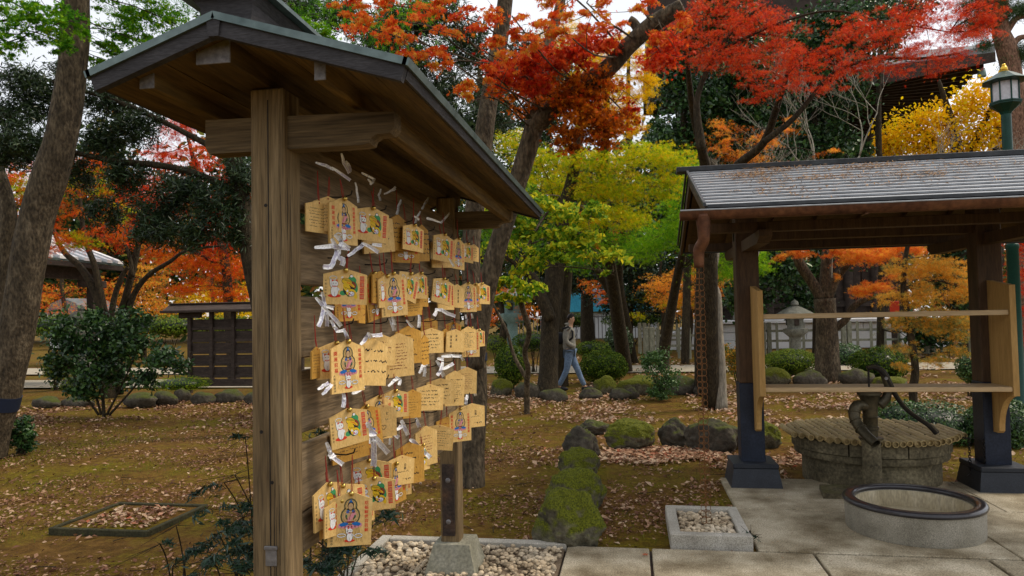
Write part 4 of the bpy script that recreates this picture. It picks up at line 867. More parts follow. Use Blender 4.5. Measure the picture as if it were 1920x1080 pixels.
# ================================================================== trough
TC = Vector((1.965, 5.675, 0)); K_ = .905
tr = thing('water_trough', 'round concrete trough with a glossy black rim under the pump spout', 'trough', TC)
LQ = lambda nm, m, pr, sm='auto': MB().lathe([(r*K_, z) for r, z in pr], TC, 64, cap=False).build(nm, m, tr, smooth=sm)
LQ('basin', M_trough, [(.49, .0), (.495, .01), (.50, .19), (.43, .192), (.425, .07), (.0001, .065)])
LQ('basin_lining', M_basin, [(.0001, .071), (.412, .074), (.421, .188)])
LQ('rim', M_rim, [(.50, .192), (.512, .194), (.517, .208), (.508, .222), (.49, .227), (.44, .227), (.424, .22), (.42, .206), (.425, .194)], True)
# ================================================================== lamp post
lc = gz(1908, 770); LX, LY = lc.x, 11.9
lx = at(1880, 225, LY)
lamp = thing('street_lamp', 'green lamp post with white lantern and gold finial right of the shelter', 'street lamp', (lx.x+.16, LY, 0))
lx0 = lx.x+.05; zt = at(1880, 215, LY).z
b = MB(); b.lathe([(.11, 0), (.11, .1), (.085, .14), (.082, 2.45), (.09, 2.46), (.09, 2.52), (.075, 2.53), (.068, zt), (.0001, zt)], (lx0, LY, 0), 20); b.build('pole', M_green, lamp, smooth='auto')
z0 = zt
b = MB(); b.lathe([(.07, z0), (.09, z0+0.040), (.19, z0+0.128), (.215, z0+0.144), (.215, z0+0.160)], (lx0, LY, 0), 8); b.lathe([(.215, z0+0.160), (.225, z0+0.168), (.225, z0+0.188), (.18, z0+0.192)], (lx0, LY, 0), 8); b.build('lantern_base', M_green, lamp)
b = MB(); b.lathe([(.178, z0+0.192), (.178, z0+0.480)], (lx0, LY, 0), 8); b.build('lamp_glass', M_glass, lamp)
b = MB()
for k in range(8): a = 2*PI*k/8; x, y = lx0+.186*math.cos(a), LY+.186*math.sin(a); b.tube([(x, y, z0+0.184), (x, y, z0+0.496)], .012, 6)
b.build('lantern_frame', M_green, lamp)
b = MB(); b.lathe([(.2, z0+0.480), (.30, z0+0.492), (.31, z0+0.504), (.22, z0+0.560), (.12, z0+0.624), (.06, z0+0.656), (.0001, z0+0.664)], (lx0, LY, 0), 8); b.build('lantern_cap', M_green, lamp)
b = MB(); b.ball((lx0, LY, z0+0.696), (.05, .05, .055), 12, 8); b.ball((lx0, LY, z0+0.752), (.03, .03, .03), 10, 6); b.lathe([(.06, z0+0.652), (.065, z0+0.664), (.03, z0+0.672)], (lx0, LY, 0), 12); b.build('finial', M_gold, lamp, smooth=True)
# ================================================================== rocks
def ico(sub):
    import bmesh
    bm = bmesh.new(); bmesh.ops.create_icosphere(bm, subdivisions=sub, radius=1); v = [tuple(q.co) for q in bm.verts]; f = [tuple(q.index for q in p.verts) for p in bm.faces]; bm.free(); return v, f
ICO4, ICO3 = ico(5), ico(3)
def rock(l, r, t, b, lab, grp, mat, depth=.8, seed=0, hi=True, sink=.25):
    """a rock seen between pixel columns l..r, top row t, front foot row b"""
    f = gz((l+r)/2, b); s = ppm(f); rx = (r-l)/2/s*.93; ry = rx*depth; c = gz((l+r)/2, b); c = Vector((c.x*(1+ry*.8/c.y), c.y+ry*.8, 0)); s2 = ppm(c)
    top = at((l+r)/2, t, c.y).z; rz = max(.05, top)/(2-2*sink)*1.02; c.z = top-rz
    V, F = ICO4 if hi else ICO3; out = []; k = Vector((seed*3.7, seed*1.3, 0))
    for v in V:
        v = Vector(v); d = 1+.30*noise.noise(v*1.1+k)+.13*noise.noise(v*2.6+k)+.06*noise.noise(v*6+k)+(.035*noise.noise(v*13+k)+.02*noise.noise(v*27+k) if hi else 0); cell = noise.cell(v*1.6+k)*.06
        p = v*(d+cell*.4); p.z = max(p.z, -.9); out.append((c.x+p.x*rx, c.y+p.y*ry, c.z+p.z*rz))
    return MB().raw(out, F).solo('rock', mat, lab, 'rock', c, grp, smooth=True)
G1 = 'mossy stones edging the lawn corner'
for i, (l, r, t, b, lab) in enumerate(((1003,1132,921,1024,'big mossy rock nearest the paving, first of the row'),(1017,1136,876,962,'mossy green rock, second in the row from the paving'),(1043,1129,836,900,'mossy hump-shaped rock, third in the row from the paving'),
    (1058,1124,802,858,'bare grey-topped rock, fourth in the row from the paving'),(1082,1142,788,812,'flat grey rock at the bend of the row'),(1130,1236,785,840,'wide mossy rock just right of the bend'),(1232,1290,787,834,'squarish dark rock left of the rain chain'),
    (1288,1392,788,845,'long dark rock behind the rain chain'),(1384,1465,788,838,'mossy rock behind the left shelter post'))):
    rock(l, r, t, b, lab, G1, M_rock if i in (0,1,2,5,8) else M_rock2, .66, i+3)
G2 = 'dark border stones beyond the lawn'
for i, (l, r, t, b, lab) in enumerate(((918,965,708,740,'mossy border stone left of the sapling'),(962,1012,716,745,'low stone between the sapling and the big tree'),(1085,1130,728,746,'small stone before the walking person'),(1112,1160,703,738,'dark upright border stone under the clipped bush'),
    (1140,1186,728,748,'low mossy stone in front of the border, centre'),(1168,1200,726,746,'small grey pointed stone before the border'),(1158,1240,704,740,'long mossy border stone behind the small grey one'),(1232,1312,704,740,'dark border stone left of the slim pale tree'),
    (1010,1068,728,752,'flat grey stone at the foot of the big tree'),(1424,1486,690,722,'rounded mossy stone behind the shelf, left'),(1486,1550,694,722,'mossy stone left of the orange maple foot'),(1572,1640,692,722,'mossy stone right of the orange maple foot'),(1630,1700,704,726,'low stone behind the pump lever'),
    (1300,1345,712,742,'stone between the two trees behind the rain chain'))):
    rock(l, r, t, b, lab, G2, M_rock2 if i % 3 else M_rock, .6, i+20, False)
G3 = 'border stones of the left garden'
for i, (l, r, t, b, lab) in enumerate(((60,118,742,764,'dark border stone by the leaning tree at far left'),(116,180,742,762,'dark border stone left of the glossy shrub'),(228,300,738,762,'border stone right of the glossy shrub foot'),(284,338,733,758,'large rounded border stone under the notice board corner'),(324,358,728,750,'pale rounded stone left of the notice board post'),
    (354,408,735,756,'brown border stone below the notice board'),(400,462,730,754,'flat-topped border stone beside the rack post'),(455,500,736,758,'reddish border stone half hidden by the rack post'))):
    rock(l, r, t, b, lab, G3, M_rock2, .6, i+50, False)
# ================================================================== slatted notice board at the left
NB = thing('notice_board', 'dark brown slatted notice board with a little roof, left of the rack post', 'notice board', (-9.1, 14.8, 0))
nx0, nx1 = -9.86, -7.1
MB().bbox(nx0-.48, nx1+.4, 14.45, 15.15, 1.80, 1.86, .01).build('roof_board', M_board, NB); MB().prism([(14.5, 1.86), (15.1, 1.86), (14.85, 1.99), (14.75, 1.99)], 'x', nx0-.44, nx1+.36).build('roof', M_board, NB); MB().bbox(nx0-.46, nx1+.4, 14.7, 14.9, 1.992, 2.02, .01).build('ridge_cap', M_board, NB)
for x in (nx0, nx0+.53, nx0+1.06, nx0+1.6, nx0+2.13, nx1-.09): MB().bbox(x, x+.085, 14.74, 14.84, 0 if x in (nx0, nx1-.09) else .3, 1.80, .008).build('post', M_board, NB)
MB().bbox(nx0, nx1, 14.73, 14.76, .16, .32, .008).build('bottom_rail', M_board, NB)
MB().bbox(nx0-.2, nx0+.35, 14.72, 14.78, 1.68, 1.8, .008).build('bracket', M_board, NB)
for x in (nx0+.09, nx0+.62, nx0+1.15, nx0+1.69, nx0+2.22):
    for j in range(5): z = .34+.265*j; MB().bbox(x, x+.44, 14.80, 14.82, z+.05, z+.245, .006).build('slat', M_board, NB); MB().bbox(x, x+.44, 14.765, 14.79, z+.005, z+.065, .006).build('slat', M_board, NB)
# ================================================================== pavilion with metal roof, behind the leaning tree
q0 = at(232, 499, 18.5); XE = q0.x; pv = thing('garden_pavilion', 'garden pavilion with pale seamed metal roof behind the leaning tree', 'pavilion', (-16, 15, 0))
ze = q0.z; zr = ze+.8
MB().prism([(XE, ze), (-16.5, zr), (-20, ze), (-20, ze+.06), (-16.5, zr+.07), (XE, ze+.06)], 'y', 11, 18.5).build('roof', M_copper, pv)
for y in np.arange(11.1, 18.5, .42): MB().prism([(XE+.02, ze+.05), (-16.5, zr+.08), (-16.5, zr+.15), (XE+.02, ze+.13)], 'y', y, y+.2).build('roof_batten', M_white, pv)
MB().bbox(XE-.1, XE, 11, 18.5, ze-.14, ze-.01, .01).build('fascia', M_temple, pv); MB().bbox(XE-.7, XE-.5, 11.4, 18.1, ze-.42, ze-.1, .01).build('beam', M_temple, pv)
for y in (18.0, 12.5): MB().bbox(XE-.7, XE-.48, y-.1, y+.1, -.1, ze-.3, .01).build('post', M_temple, pv); MB().bbox(XE-.65, XE-.53, y-.5, y+.5, ze-.62, ze-.42, .02).build('bracket', M_temple, pv)
b = at(118, 560, 40); hs = thing('far_roofed_house', 'far pale house with a grey curved roof seen under the pavilion', 'house', (b.x, 42, 0))
MB().bbox(b.x-1.1, b.x+1.1, 40.2, 43, 0, 2.2, .02).build('wall', M_white, hs); MB().prism([(b.x-1.5, 2.2), (b.x+1.6, 2.2), (b.x+.9, 2.9), (b.x, 3.25), (b.x-.9, 2.9)], 'y', 40, 43.5).build('roof', M_tile, hs)
# ================================================================== stone lanterns
def lantern(px, pb, pt, Y, m, lab):
    f = at(px, pb, Y); H = (at(px, pt, Y)-at(px, pb, Y)).length; c = Vector((f.x, Y, f.z)); k = H
    t = thing('stone_lantern', lab, 'lantern', c, 'garden lanterns')
    L_ = lambda nm, pr, sg=6: MB().lathe([(r*k, z*k) for r, z in pr], c, sg).build(nm, m, t, smooth='auto')
    L_('base', [(.19, -.03), (.19, .05), (.15, .09), (.10, .11)]); L_('shaft', [(.075, .10), (.07, .2), (.08, .25), (.07, .3), (.072, .44), (.085, .46)], 16); L_('platform', [(.09, .46), (.17, .53), (.175, .58), (.13, .59)])
    L_('light_box', [(.115, .59), (.115, .76)]); L_('cap', [(.10, .76), (.245, .775), (.26, .80), (.21, .83), (.10, .89), (.05, .91)]); L_('finial', [(.03, .905), (.06, .93), (.05, .97), (.0001, 1.01)], 12)
    for a in range(3): an = a*PI/3*2+.5; MB().box(c.x+.098*k*math.cos(an)-.03*k, c.x+.098*k*math.cos(an)+.03*k, c.y+.098*k*math.sin(an)-.03*k, c.y+.098*k*math.sin(an)+.03*k, c.z+.63*k, c.z+.72*k).build('light_opening', M_temple, t)
lantern(1494, 692, 562, 23.5, M_stone, 'mossy stone lantern before the picket fence, seen under the shelf rail')
lantern(962, 672, 528, 22, M_bronze, 'green bronze lantern left of the big tree')
lantern(152, 690, 572, 17.5, M_stone, 'dark stone lantern above the glossy shrub at left')
lantern(1382, 610, 512, 33, M_stone, 'far stone lantern on the terrace by the left shelter post')
# ================================================================== picket fences
def fence(pa, pb_, Y0f, Y1f, zt, zb, step, lab, postev=8):
    a = at(pa, 640, Y0f); b = at(pb_, 640, Y1f); d = Vector((b.x-a.x, b.y-a.y, 0)); Ln = d.length; d /= Ln; an = math.atan2(d.y, d.x)
    t = thing('picket_fence', lab, 'fence', (a.x, a.y, 0), 'weathered picket fences')
    pk = MB(); pk.prism([(-.045, 0), (.045, 0), (.045, zt-.03), (0, zt), (-.045, zt-.03)], 'y', -.015, .015); pm_ = pk.mesh('picket', M_fence); po = MB().bbox(-.075, .075, -.07, .07, 0, zt+.06, .012).mesh('post', M_fence)
    n = int(Ln/step)
    for i in range(n+1):
        p = d*(i*step)
        if i % postev == 0: place(po, 'post', t, (p.x, p.y, 0), (0, 0, an)); place(po, 'post', t, (p.x+.19*d.x, p.y+.19*d.y, 0), (0, 0, an))
        else: place(pm_, 'picket', t, (p.x+.05*d.y, p.y-.05*d.x, .03*random.random()+.04), (0, 0, an))
    for z in (zt*.42, zt*.74):
        r = MB().bbox(0, Ln, -.02, .02, z, z+.08, .006).mesh('rail', M_fence); place(r, 'rail', t, (0, 0, 0), (0, 0, an))
fence(1432, 1838, 27.0, 27.0, 1.12, 0, .45, 'long grey-green picket fence between the terrace and the garden, seen through the shelter', 6)
fence(1213, 1312, 25.0, 24.6, 1.05, 0, .36, 'dark picket fence left of the rain chain', 7)
fence(1200, 1280, 29.0, 29.0, 1.15, 0, .36, 'short pale picket fence at the foot of the terrace ramp', 7)
# ================================================================== temple
tx0 = at(1336, 610, 32).x; TX1 = 16.5
te = thing('stone_terrace', 'long white stone terrace under the dark temple hall', 'terrace', (tx0+5, 32, 0))
for k in range(3):
    x = tx0-.0
    while x < TX1:
        w_ = random.uniform(1.2, 2.0); MB().bbox(x, min(x+w_-.02, TX1), 31.5+.02*k, 40, .35*k, .35*k+.335, .015).build('block', M_white, te); x += w_
MB().bbox(tx0-.2, TX1+.2, 31.3, 40, 1.06, 1.2, .02).build('coping', M_white, te)
for k in range(6): MB().bbox(tx0-.3-.42*(6-k), tx0-.05, 31.9, 35.5, .18*k, .18*k+.17, .01).build('step', M_white, te)
MB().prism([(tx0-2.9, .0), (tx0-.1, .0), (tx0-.1, 1.25), (tx0-.3, 1.25), (tx0-2.9, .25)], 'y', 31.5, 31.85).build('ramp_wall', M_white, te)
tp = thing('temple_hall', 'dark wooden temple hall with huge sweeping eaves behind the trees', 'temple', (6, 38, 0))
HX0, HX1, HY0, HY1, HZ = at(1345, 560, 34.5).x, at(1692, 560, 34.5).x, 34.5, 44, 9.4
MB().box(HX0, HX1, HY0, HY1, 1.2, HZ).build('wall', M_temple, tp)
nb = 7
for i in range(nb+1):
    x = HX0+(HX1-HX0)*i/nb; MB().lathe([(.2, 1.2), (.2, HZ)], (x, HY0-.12, 0), 14).build('pillar', M_temple, tp, smooth='auto')
for i in range(nb):
    x = HX0+(HX1-HX0)*(i+.5)/nb; w2 = (HX1-HX0)/nb*.36; MB().bbox(x-w2, x-.03, HY0-.07, HY0-.002, 1.9, 4.6, .02).build('door_panel', M_temple, tp); MB().bbox(x+.03, x+w2, HY0-.07, HY0-.002, 1.9, 4.6, .02).build('door_panel', M_temple, tp)
for z in (1.7, 4.8, 6.2): MB().bbox(HX0-.2, HX1+.2, HY0-.2, HY0-.003, z, z+.28, .02).build('tie_beam', M_temple, tp)
cn = at(1866, 97, 30.0)      # the corner of the great eave
CX, CZ = cn.x, cn.z; EX0 = 1.0; EY0, EY1 = 30.0, 52.0; ZC = (CZ-.75)
def ez(x):   # the eave rises towards its corner
    t = max(0, min(1, (x-(CX-9))/9)); return ZC+.75*t**2.2
rf = MB(); nn_ = 14; xs_ = [EX0+(CX-EX0)*i/nn_ for i in range(nn_+1)]
def ys2(y): t = max(0, min(1, ((EY0+9)-y)/9)); return ZC+.75*t**2.2
for i in range(nn_):
    a, b = xs_[i], xs_[i+1]; ra, rb = ez(a), ez(b); xi = lambda x: min(x, CX-6)
    rf.raw([(a, EY0, ra), (b, EY0, rb), (xi(b)+(0 if b < CX-6 else 0), EY0+6, ZC-.0+1.2), (xi(a), EY0+6, ZC+1.2), (a, EY0, ra+.32), (b, EY0, rb+.32), (xi(b), EY0+6, ZC+2.9), (xi(a), EY0+6, ZC+2.9)], [(3, 2, 1, 0), (4, 5, 6, 7), (0, 1, 5, 4)])
ysl = [EY0+(EY1-EY0)*i/10 for i in range(11)]
for i in range(10):
    a, b = ysl[i], ysl[i+1]; yi = lambda y: max(y, EY0+6)
    rf.raw([(CX, a, ys2(a)), (CX, b, ys2(b)), (CX-6, yi(b), ZC+1.2), (CX-6, yi(a), ZC+1.2), (CX, a, ys2(a)+.32), (CX, b, ys2(b)+.32), (CX-6, yi(b), ZC+2.9), (CX-6, yi(a), ZC+2.9)], [(0, 1, 2, 3), (7, 6, 5, 4), (1, 0, 4, 5)])
rf.build('eave_roof', M_tile, tp)
for i in range(60):    # rafters under the front eave
    x = EX0+(CX-EX0-.2)*i/59; x2 = min(x, CX-6.2); z = ez(x); b = MB(); b.raw([(x-.07, EY0+.1, z-.22), (x+.07, EY0+.1, z-.22), (x+.07, EY0+.1, z-.02), (x-.07, EY0+.1, z-.02), (x2-.07, EY0+6, ZC+.95), (x2+.07, EY0+6, ZC+.95), (x2+.07, EY0+6, ZC+1.18), (x2-.07, EY0+6, ZC+1.18)], [(3,2,1,0),(4,5,6,7),(0,1,5,4),(1,2,6,5),(2,3,7,6),(3,0,4,7)]); b.build('rafter', M_temple, tp)
for i in range(46):
    y = EY0+.3+(EY1-EY0-.5)*i/45; y2 = max(y, EY0+6.2); z = ys2(y); b = MB(); b.raw([(CX-.1, y-.07, z-.22), (CX-.1, y+.07, z-.22), (CX-.1, y+.07, z-.02), (CX-.1, y-.07, z-.02), (CX-6, y2-.07, ZC+.95), (CX-6, y2+.07, ZC+.95), (CX-6, y2+.07, ZC+1.18), (CX-6, y2-.07, ZC+1.18)], [(0,1,2,3),(7,6,5,4),(4,5,1,0),(5,6,2,1),(6,7,3,2),(7,4,0,3)]); b.build('rafter', M_temple, tp)
MB().prism([(EX0, ez(EX0)-.03), (CX-.02, CZ-.03), (CX-.02, CZ-.4), (CX-4, ez(CX-4)-.4), (EX0, ez(EX0)-.4)], 'y', EY0-.06, EY0-.002).build('eave_beam', M_temple, tp)
MB().bbox(EX0+2, CX-6.1, EY0+5.9, EY1-6, HZ-.5, ZC+3.4, .02).build('bracket_wall', M_temple, tp)
b = MB(); b.lathe([(.0001, .0), (.12, -.02), (.16, -.3), (.15, -.34), (.0001, -.3)], (CX-.35, EY0+.35, CZ-.5), 12); b.build('wind_bell', M_bronze, tp, smooth=True)
u1 = at(1690, 22, 32)       # lower edge of the next roof tier
MB().prism([(EX0, u1.z+.1), (u1.x, u1.z), (u1.x-.5, u1.z+.9), (EX0, u1.z+1.6)], 'y', 32, 46).build('upper_tier_eave', M_temple, tp)
MB().bbox(EX0+3, u1.x-4.5, 36.5, 44, ZC+2.5, u1.z+.6, .02).build('upper_wall', M_temple, tp)
rs = at(1676, 585, 30.5); s_ = MB().bbox(rs.x-.14, rs.x+.2, 30.48, 30.52, rs.z-.35, rs.z+.42, .01).solo('red_sign', M_red, 'upright vermilion board standing beside the temple hall', 'sign', (rs.x, 30.5, 0)); MB().bbox(rs.x-.1, rs.x+.15, 30.52, 30.58, 0, rs.z+.3, .01).build('post', M_temple, s_)
# ================================================================== blue tarp house and iron fence far behind
a = at(1020, 600, 46); c = at(1235, 560, 46); ta = thing('blue_shed', 'bright blue sheeted shed roof far behind the walking person', 'shed', ((a.x+c.x)/2, 48, 0))
MB().bbox(a.x, c.x, 47, 52, 0, 1.75, .02).build('wall', M_white, ta); MB().prism([(a.x-.3, 1.75), (c.x+.3, 1.75), (c.x-.9, 3.1), (a.x+1.0, 3.25)], 'y', 46.4, 52.4).build('roof', M_tarp, ta)
fi = thing('iron_railing', 'pale iron railing in front of the blue shed', 'railing', (a.x, 44, 0)); br = MB().bbox(-.025, .025, -.025, .025, 0, 1.5, .004).mesh('bar', M_galv)
x = a.x-1.5
while x < c.x+7: place(br, 'bar', fi, (x-a.x, 0, 0)); x += .22
MB().bbox(a.x-1.5, c.x+7, 43.97, 44.03, 1.4, 1.46, .005).build('rail', M_galv, fi)
st = gz(1025, 632); MB().bbox(st.x-.2, st.x+1.9, st.y, st.y+.7, 0, .45, .03).solo('stone_block', M_concrete, 'low grey stone block at the foot of the far dark trunk', 'stone block', (st.x+.8, st.y, 0))
# ================================================================== walking person
PX, PY = gz(1067, 736).x, 15.1
per = thing('person', 'person walking right in grey hooded jacket and blue jeans with a black backpack', 'person', (PX, PY, 0))
M_skin = flat('skin', (.50, .29, .18), .55); M_hood = surf('grey_hoodie', [(.22, .21, .175), (.34, .32, .27)], 9, (1, 1, 1), .95, .3, 60, .2); M_jean = surf('blue_jeans', [(.11, .17, .27), (.20, .28, .40)], 9, (1, 1, 1), .9, .3, 50, .25); M_black = flat('black_nylon', (.012, .012, .016), .6); M_hair = flat('dark_hair', (.014, .010, .008), .5)
def skinned(name, pts, edges, mat, parent, lv=2):
    org = ORG[per.name]; me = bpy.data.meshes.new(name); me.from_pydata([(PX+p[0]-org.x, PY+p[1]-org.y, p[2]-org.z) for p in pts], edges, []); me.materials.append(mat)
    o = bpy.data.objects.new(name, me); COL.objects.link(o); o.parent = parent
    m = o.modifiers.new('skin', 'SKIN'); m.use_smooth_shade = True; sk = me.skin_vertices[0]
    for i, p in enumerate(pts): sk.data[i].radius = (p[3], p[4] if len(p) > 4 else p[3])
    sk.data[0].use_root = True
    s = o.modifiers.new('sub', 'SUBSURF'); s.levels = lv; s.render_levels = lv; return o
body = skinned('body', [(0,0,.86,.10), (0,0,1.1,.10), (.01,0,1.28,.09), (.03,0,1.38,.045), (.05,0,1.44,.06), (.055,0,1.51,.075), (.045,0,1.575,.055), (.125,0,1.495,.014),
    (0,.13,1.26,.04), (-.05,.17,1.02,.035), (.10,.13,.93,.03), (0,-.13,1.26,.04), (-.05,-.17,1.02,.035), (.10,-.13,.93,.03), (0,.08,.8,.07), (.13,.08,.45,.05), (.29,.08,.09,.035), (.37,.08,.05,.03), (0,-.08,.8,.07), (-.05,-.08,.45,.05), (-.24,-.08,.12,.035), (-.17,-.08,.05,.03)],
    [(0,1),(1,2),(2,3),(3,4),(4,5),(5,6),(5,7),(2,8),(8,9),(9,10),(2,11),(11,12),(12,13),(0,14),(14,15),(15,16),(16,17),(0,18),(18,19),(19,20),(20,21)], M_skin, per)
f_ = MB(); f_.ball((PX+.118, PY-.03, 1.515), (.008, .010, .006), 8, 5); f_.ball((PX+.118, PY+.03, 1.515), (.008, .010, .006), 8, 5); f_.build('eye', M_hair, body)
f_ = MB(); f_.ball((PX+.123, PY, 1.455), (.008, .022, .005), 8, 5); f_.build('mouth', flat('lip', (.3, .1, .08)), body); f_ = MB(); f_.ball((PX+.045, PY-.077, 1.495), (.018, .01, .028), 8, 6); f_.build('ear', M_skin, body)
skinned('jeans', [(-.01,0,.87,.125), (.01,.075,.80,.10), (.075,.08,.62,.086), (.15,.08,.45,.068), (.215,.08,.28,.06), (.30,.08,.09,.055), (.0,-.075,.80,.10), (-.025,-.08,.62,.085), (-.055,-.08,.45,.066), (-.14,-.08,.28,.06), (-.235,-.08,.11,.055)],
    [(0,1),(1,2),(2,3),(3,4),(4,5),(0,6),(6,7),(7,8),(8,9),(9,10)], M_jean, per)
skinned('hooded_jacket', [(.01,0,.83,.15,.15), (0,0,.96,.15), (-.01,0,1.12,.148), (-.01,0,1.25,.14), (.02,0,1.35,.08), (-.01,.14,1.285,.075), (-.045,.19,1.16,.06), (-.05,.20,1.04,.058), (.03,.18,.97,.055), (.12,.13,.93,.052), (-.01,-.14,1.285,.075), (-.045,-.19,1.16,.06), (-.05,-.20,1.04,.058), (.03,-.18,.97,.055), (.12,-.13,.93,.052)],
    [(0,1),(1,2),(2,3),(3,4),(3,5),(5,6),(6,7),(7,8),(8,9),(3,10),(10,11),(11,12),(12,13),(13,14)], M_hood, per)
skinned('hood', [(-.05,0,1.36,.07,.09), (-.075,0,1.43,.05,.07), (.03,.05,1.385,.045), (.03,-.05,1.385,.045)], [(0,1),(0,2),(0,3)], M_hood, per)
skinned('hair', [(.015,0,1.545,.095,.095), (-.03,0,1.48,.075,.08), (.07,0,1.59,.07,.075), (-.03,0,1.565,.085,.09), (.115,0,1.58,.035,.055)], [(0,1),(0,2),(0,3),(2,4)], M_hair, per)
skinned('backpack', [(-.17,0,1.24,.08,.12), (-.19,0,1.1,.1,.14), (-.185,0,.96,.09,.13)], [(0,1),(1,2)], M_black, per)
b = MB(); b.tube([(PX-.13, PY-.12, 1.30), (PX-.0, PY-.155, 1.345), (PX+.09, PY-.14, 1.24), (PX+.085, PY-.13, 1.12), (PX-.05, PY-.14, 1.0)], .022, 6); b.build('strap', M_black, per, smooth=True)
for s_, x, z in ((1, .33, .045), (-1, -.2, .05)):
    b = MB(); b.ball((PX+x+.03, PY+.08*s_, z), (.14, .05, .05), 12, 8); b.build('shoe', M_black, per, smooth=True)
# ================================================================== vegetation
Lm = {}
Lm['orange'] = leafmat('orange_maple_leaf', [(.55,.02,.01), (.75,.07,.01), (.85,.17,.02), (.80,.30,.03), (.75,.5,.05)], .4)
Lm['red'] = leafmat('red_maple_leaf', [(.26,.02,.012), (.60,.025,.010), (.80,.06,.010), (.88,.15,.02), (.66,.11,.06)], .38)
Lm['rust'] = leafmat('rust_maple_leaf', [(.14,.04,.006), (.38,.08,.006), (.62,.16,.008), (.80,.27,.01), (.82,.07,.01)], .35)
Lm['yellow'] = leafmat('yellow_maple_leaf', [(.40,.40,.008), (.75,.58,.008), (.95,.68,.01), (.95,.55,.01)], .45)
Lm['ygreen'] = leafmat('yellow_green_maple_leaf', [(.06,.19,.005), (.24,.42,.006), (.52,.64,.008), (.85,.76,.01), (.95,.55,.012)], .42)
Lm['green'] = leafmat('green_maple_leaf', [(.02,.10,.006), (.07,.25,.008), (.19,.45,.012), (.36,.56,.015)], .42)
Lm['dark'] = leafmat('dark_evergreen_leaf', [(.007,.020,.008), (.018,.042,.014), (.036,.072,.024), (.065,.11,.035)], .15, .4, .5)
Lm['gloss'] = leafmat('glossy_evergreen_leaf', [(.010,.032,.010), (.024,.07,.018), (.05,.12,.03), (.10,.20,.045)], .2, .38, .5)
Lm['bush'] = leafmat('clipped_bush_leaf', [(.018,.045,.006), (.05,.10,.010), (.10,.17,.015), (.20,.26,.03)], .25)
Lm['pink'] = leafmat('salmon_maple_leaf', [(.72,.12,.025), (.92,.26,.045), (.95,.38,.05), (.95,.50,.05)], .42)
Lm['olive'] = leafmat('olive_orange_maple_leaf', [(.12,.17,.05), (.26,.30,.09), (.55,.40,.06), (.82,.36,.04), (.88,.46,.06)], .4)
Lm['lime'] = leafmat('lime_broad_leaf', [(.07,.18,.015), (.20,.36,.02), (.45,.55,.035), (.78,.66,.03)], .45)
Lm['nandina'] = leafmat('blue_green_leaf', [(.008,.028,.016), (.018,.052,.030), (.035,.085,.045)], .2, .4, .5)
Lm['litter'] = leafmat('fallen_leaf', [(.10,.045,.025), (.22,.10,.06), (.38,.22,.13), (.50,.33,.21), (.60,.45,.31), (.36,.08,.03)], .1, .7, .2)
Lm['needle'] = leafmat('pine_needle', [(.02,.05,.02), (.05,.10,.035), (.1,.16,.05)], .15)
DENS = dict(dark=2.1, gloss=1.9, red=1.6, rust=1.5, yellow=2.0, ygreen=2.0, green=2.0, pink=2.2, olive=1.7, lime=1.5, needle=3, orange=2.2)
def tree(name, label, base, limbs, bark, crowns, grp=None, cat='tree', tw=None, bands=(), seg=12, cname='crown'):
    t = thing(name, label, cat, (base[0], base[1], 0), grp); pts = []
    for i, (p, r) in enumerate(limbs):
        if i == 0 and p[0][2] > -.02: p = [Vector((p[0][0], p[0][1], -.05))]+list(p); r = [r[0]]+list(r)
        mb = MB(); sp = limb(mb, p, r, seg if i == 0 else max(6, seg-3), 4); pts += sp; tk = mb.build('trunk' if i == 0 else 'limb', bark, t, smooth=True)
    for z0, z1, p, r in bands:
        pass
    if tw:
        mb = MB(); 
        for cl, per, r in tw: twigs(mb, pts, cl, per, r)
        mb.build('branches', bark, t, smooth=True)
    for c in crowns: foliage(cname, t, Lm[c[0]], c[1], int(c[2]*DENS.get(c[0], 1.6)), *c[3:5], **(c[5] if len(c) > 5 else {}))
    return t
def R(px, Y): return px/(FPX/(Y*1.014))      # pixel length -> metres at distance Y
def band(t, path, rad, z0, z1):
    sp = smooth_path(path, 4); rr = lerp_list(rad, len(sp)); zz = [p.z for p in sp]; b = MB(); pts = []; r_ = []
    for f in (0, .33, .67, 1):
        z = z0+(z1-z0)*f; k = next(i for i in range(len(sp)-1) if zz[i] <= z <= zz[i+1]); u = (z-zz[k])/(zz[k+1]-zz[k]); pts.append(sp[k].lerp(sp[k+1], u)); r_.append((rr[k]*(1-u)+rr[k+1]*u)*1.07)
    b.tube(pts, r_, 24); b.build('tape_band', M_band, t, smooth='auto')
# ---- leaning tree at the far left
Y = 7.6; P1 = path_px([(-30, 850), (-14, 790), (12, 700), (36, 600), (52, 500), (71, 400), (104, 300), (126, 200), (138, 100), (143, 0), (150, -150)], Y); RR = [42, 39, 36, 35, 34, 33, 33, 30, 28, 26, 24]
t = tree('leaning_tree', 'thick leaning trunk at the far left edge with a dark tape band', (P1[0].x, Y), [(P1, [R(q,Y) for q in RR])], M_bark, [], seg=20)
band(t, P1, [R(q,Y) for q in RR], at(20, 762, Y).z, at(20, 737, Y).z)
P = path_px([(-30, 760), (-12, 640), (2, 560), (10, 470), (16, 400), (0, 330), (-30, 260)], 9.5)
tree('leaning_tree', 'pale trunk half hidden behind the leaning one at the left edge', (P[0].x, 9.5), [(P, [R(24,9.5), R(20,9.5), R(17,9.5), R(17,9.5), R(16,9.5), R(13,9.5), R(10,9.5)])], M_bark, [], seg=14)
crown = [((random.uniform(-11, -3), random.uniform(1.5, 11), random.uniform(6.2, 9)), (1.5, 1.5, .8), 1) for _ in range(26)]  # unseen crown above the view, added to shade the ground at left
foliage('crown', t, Lm['green'], crown, 20000, .13, 'star5', 'spray', (.4, .7), spr=.4)
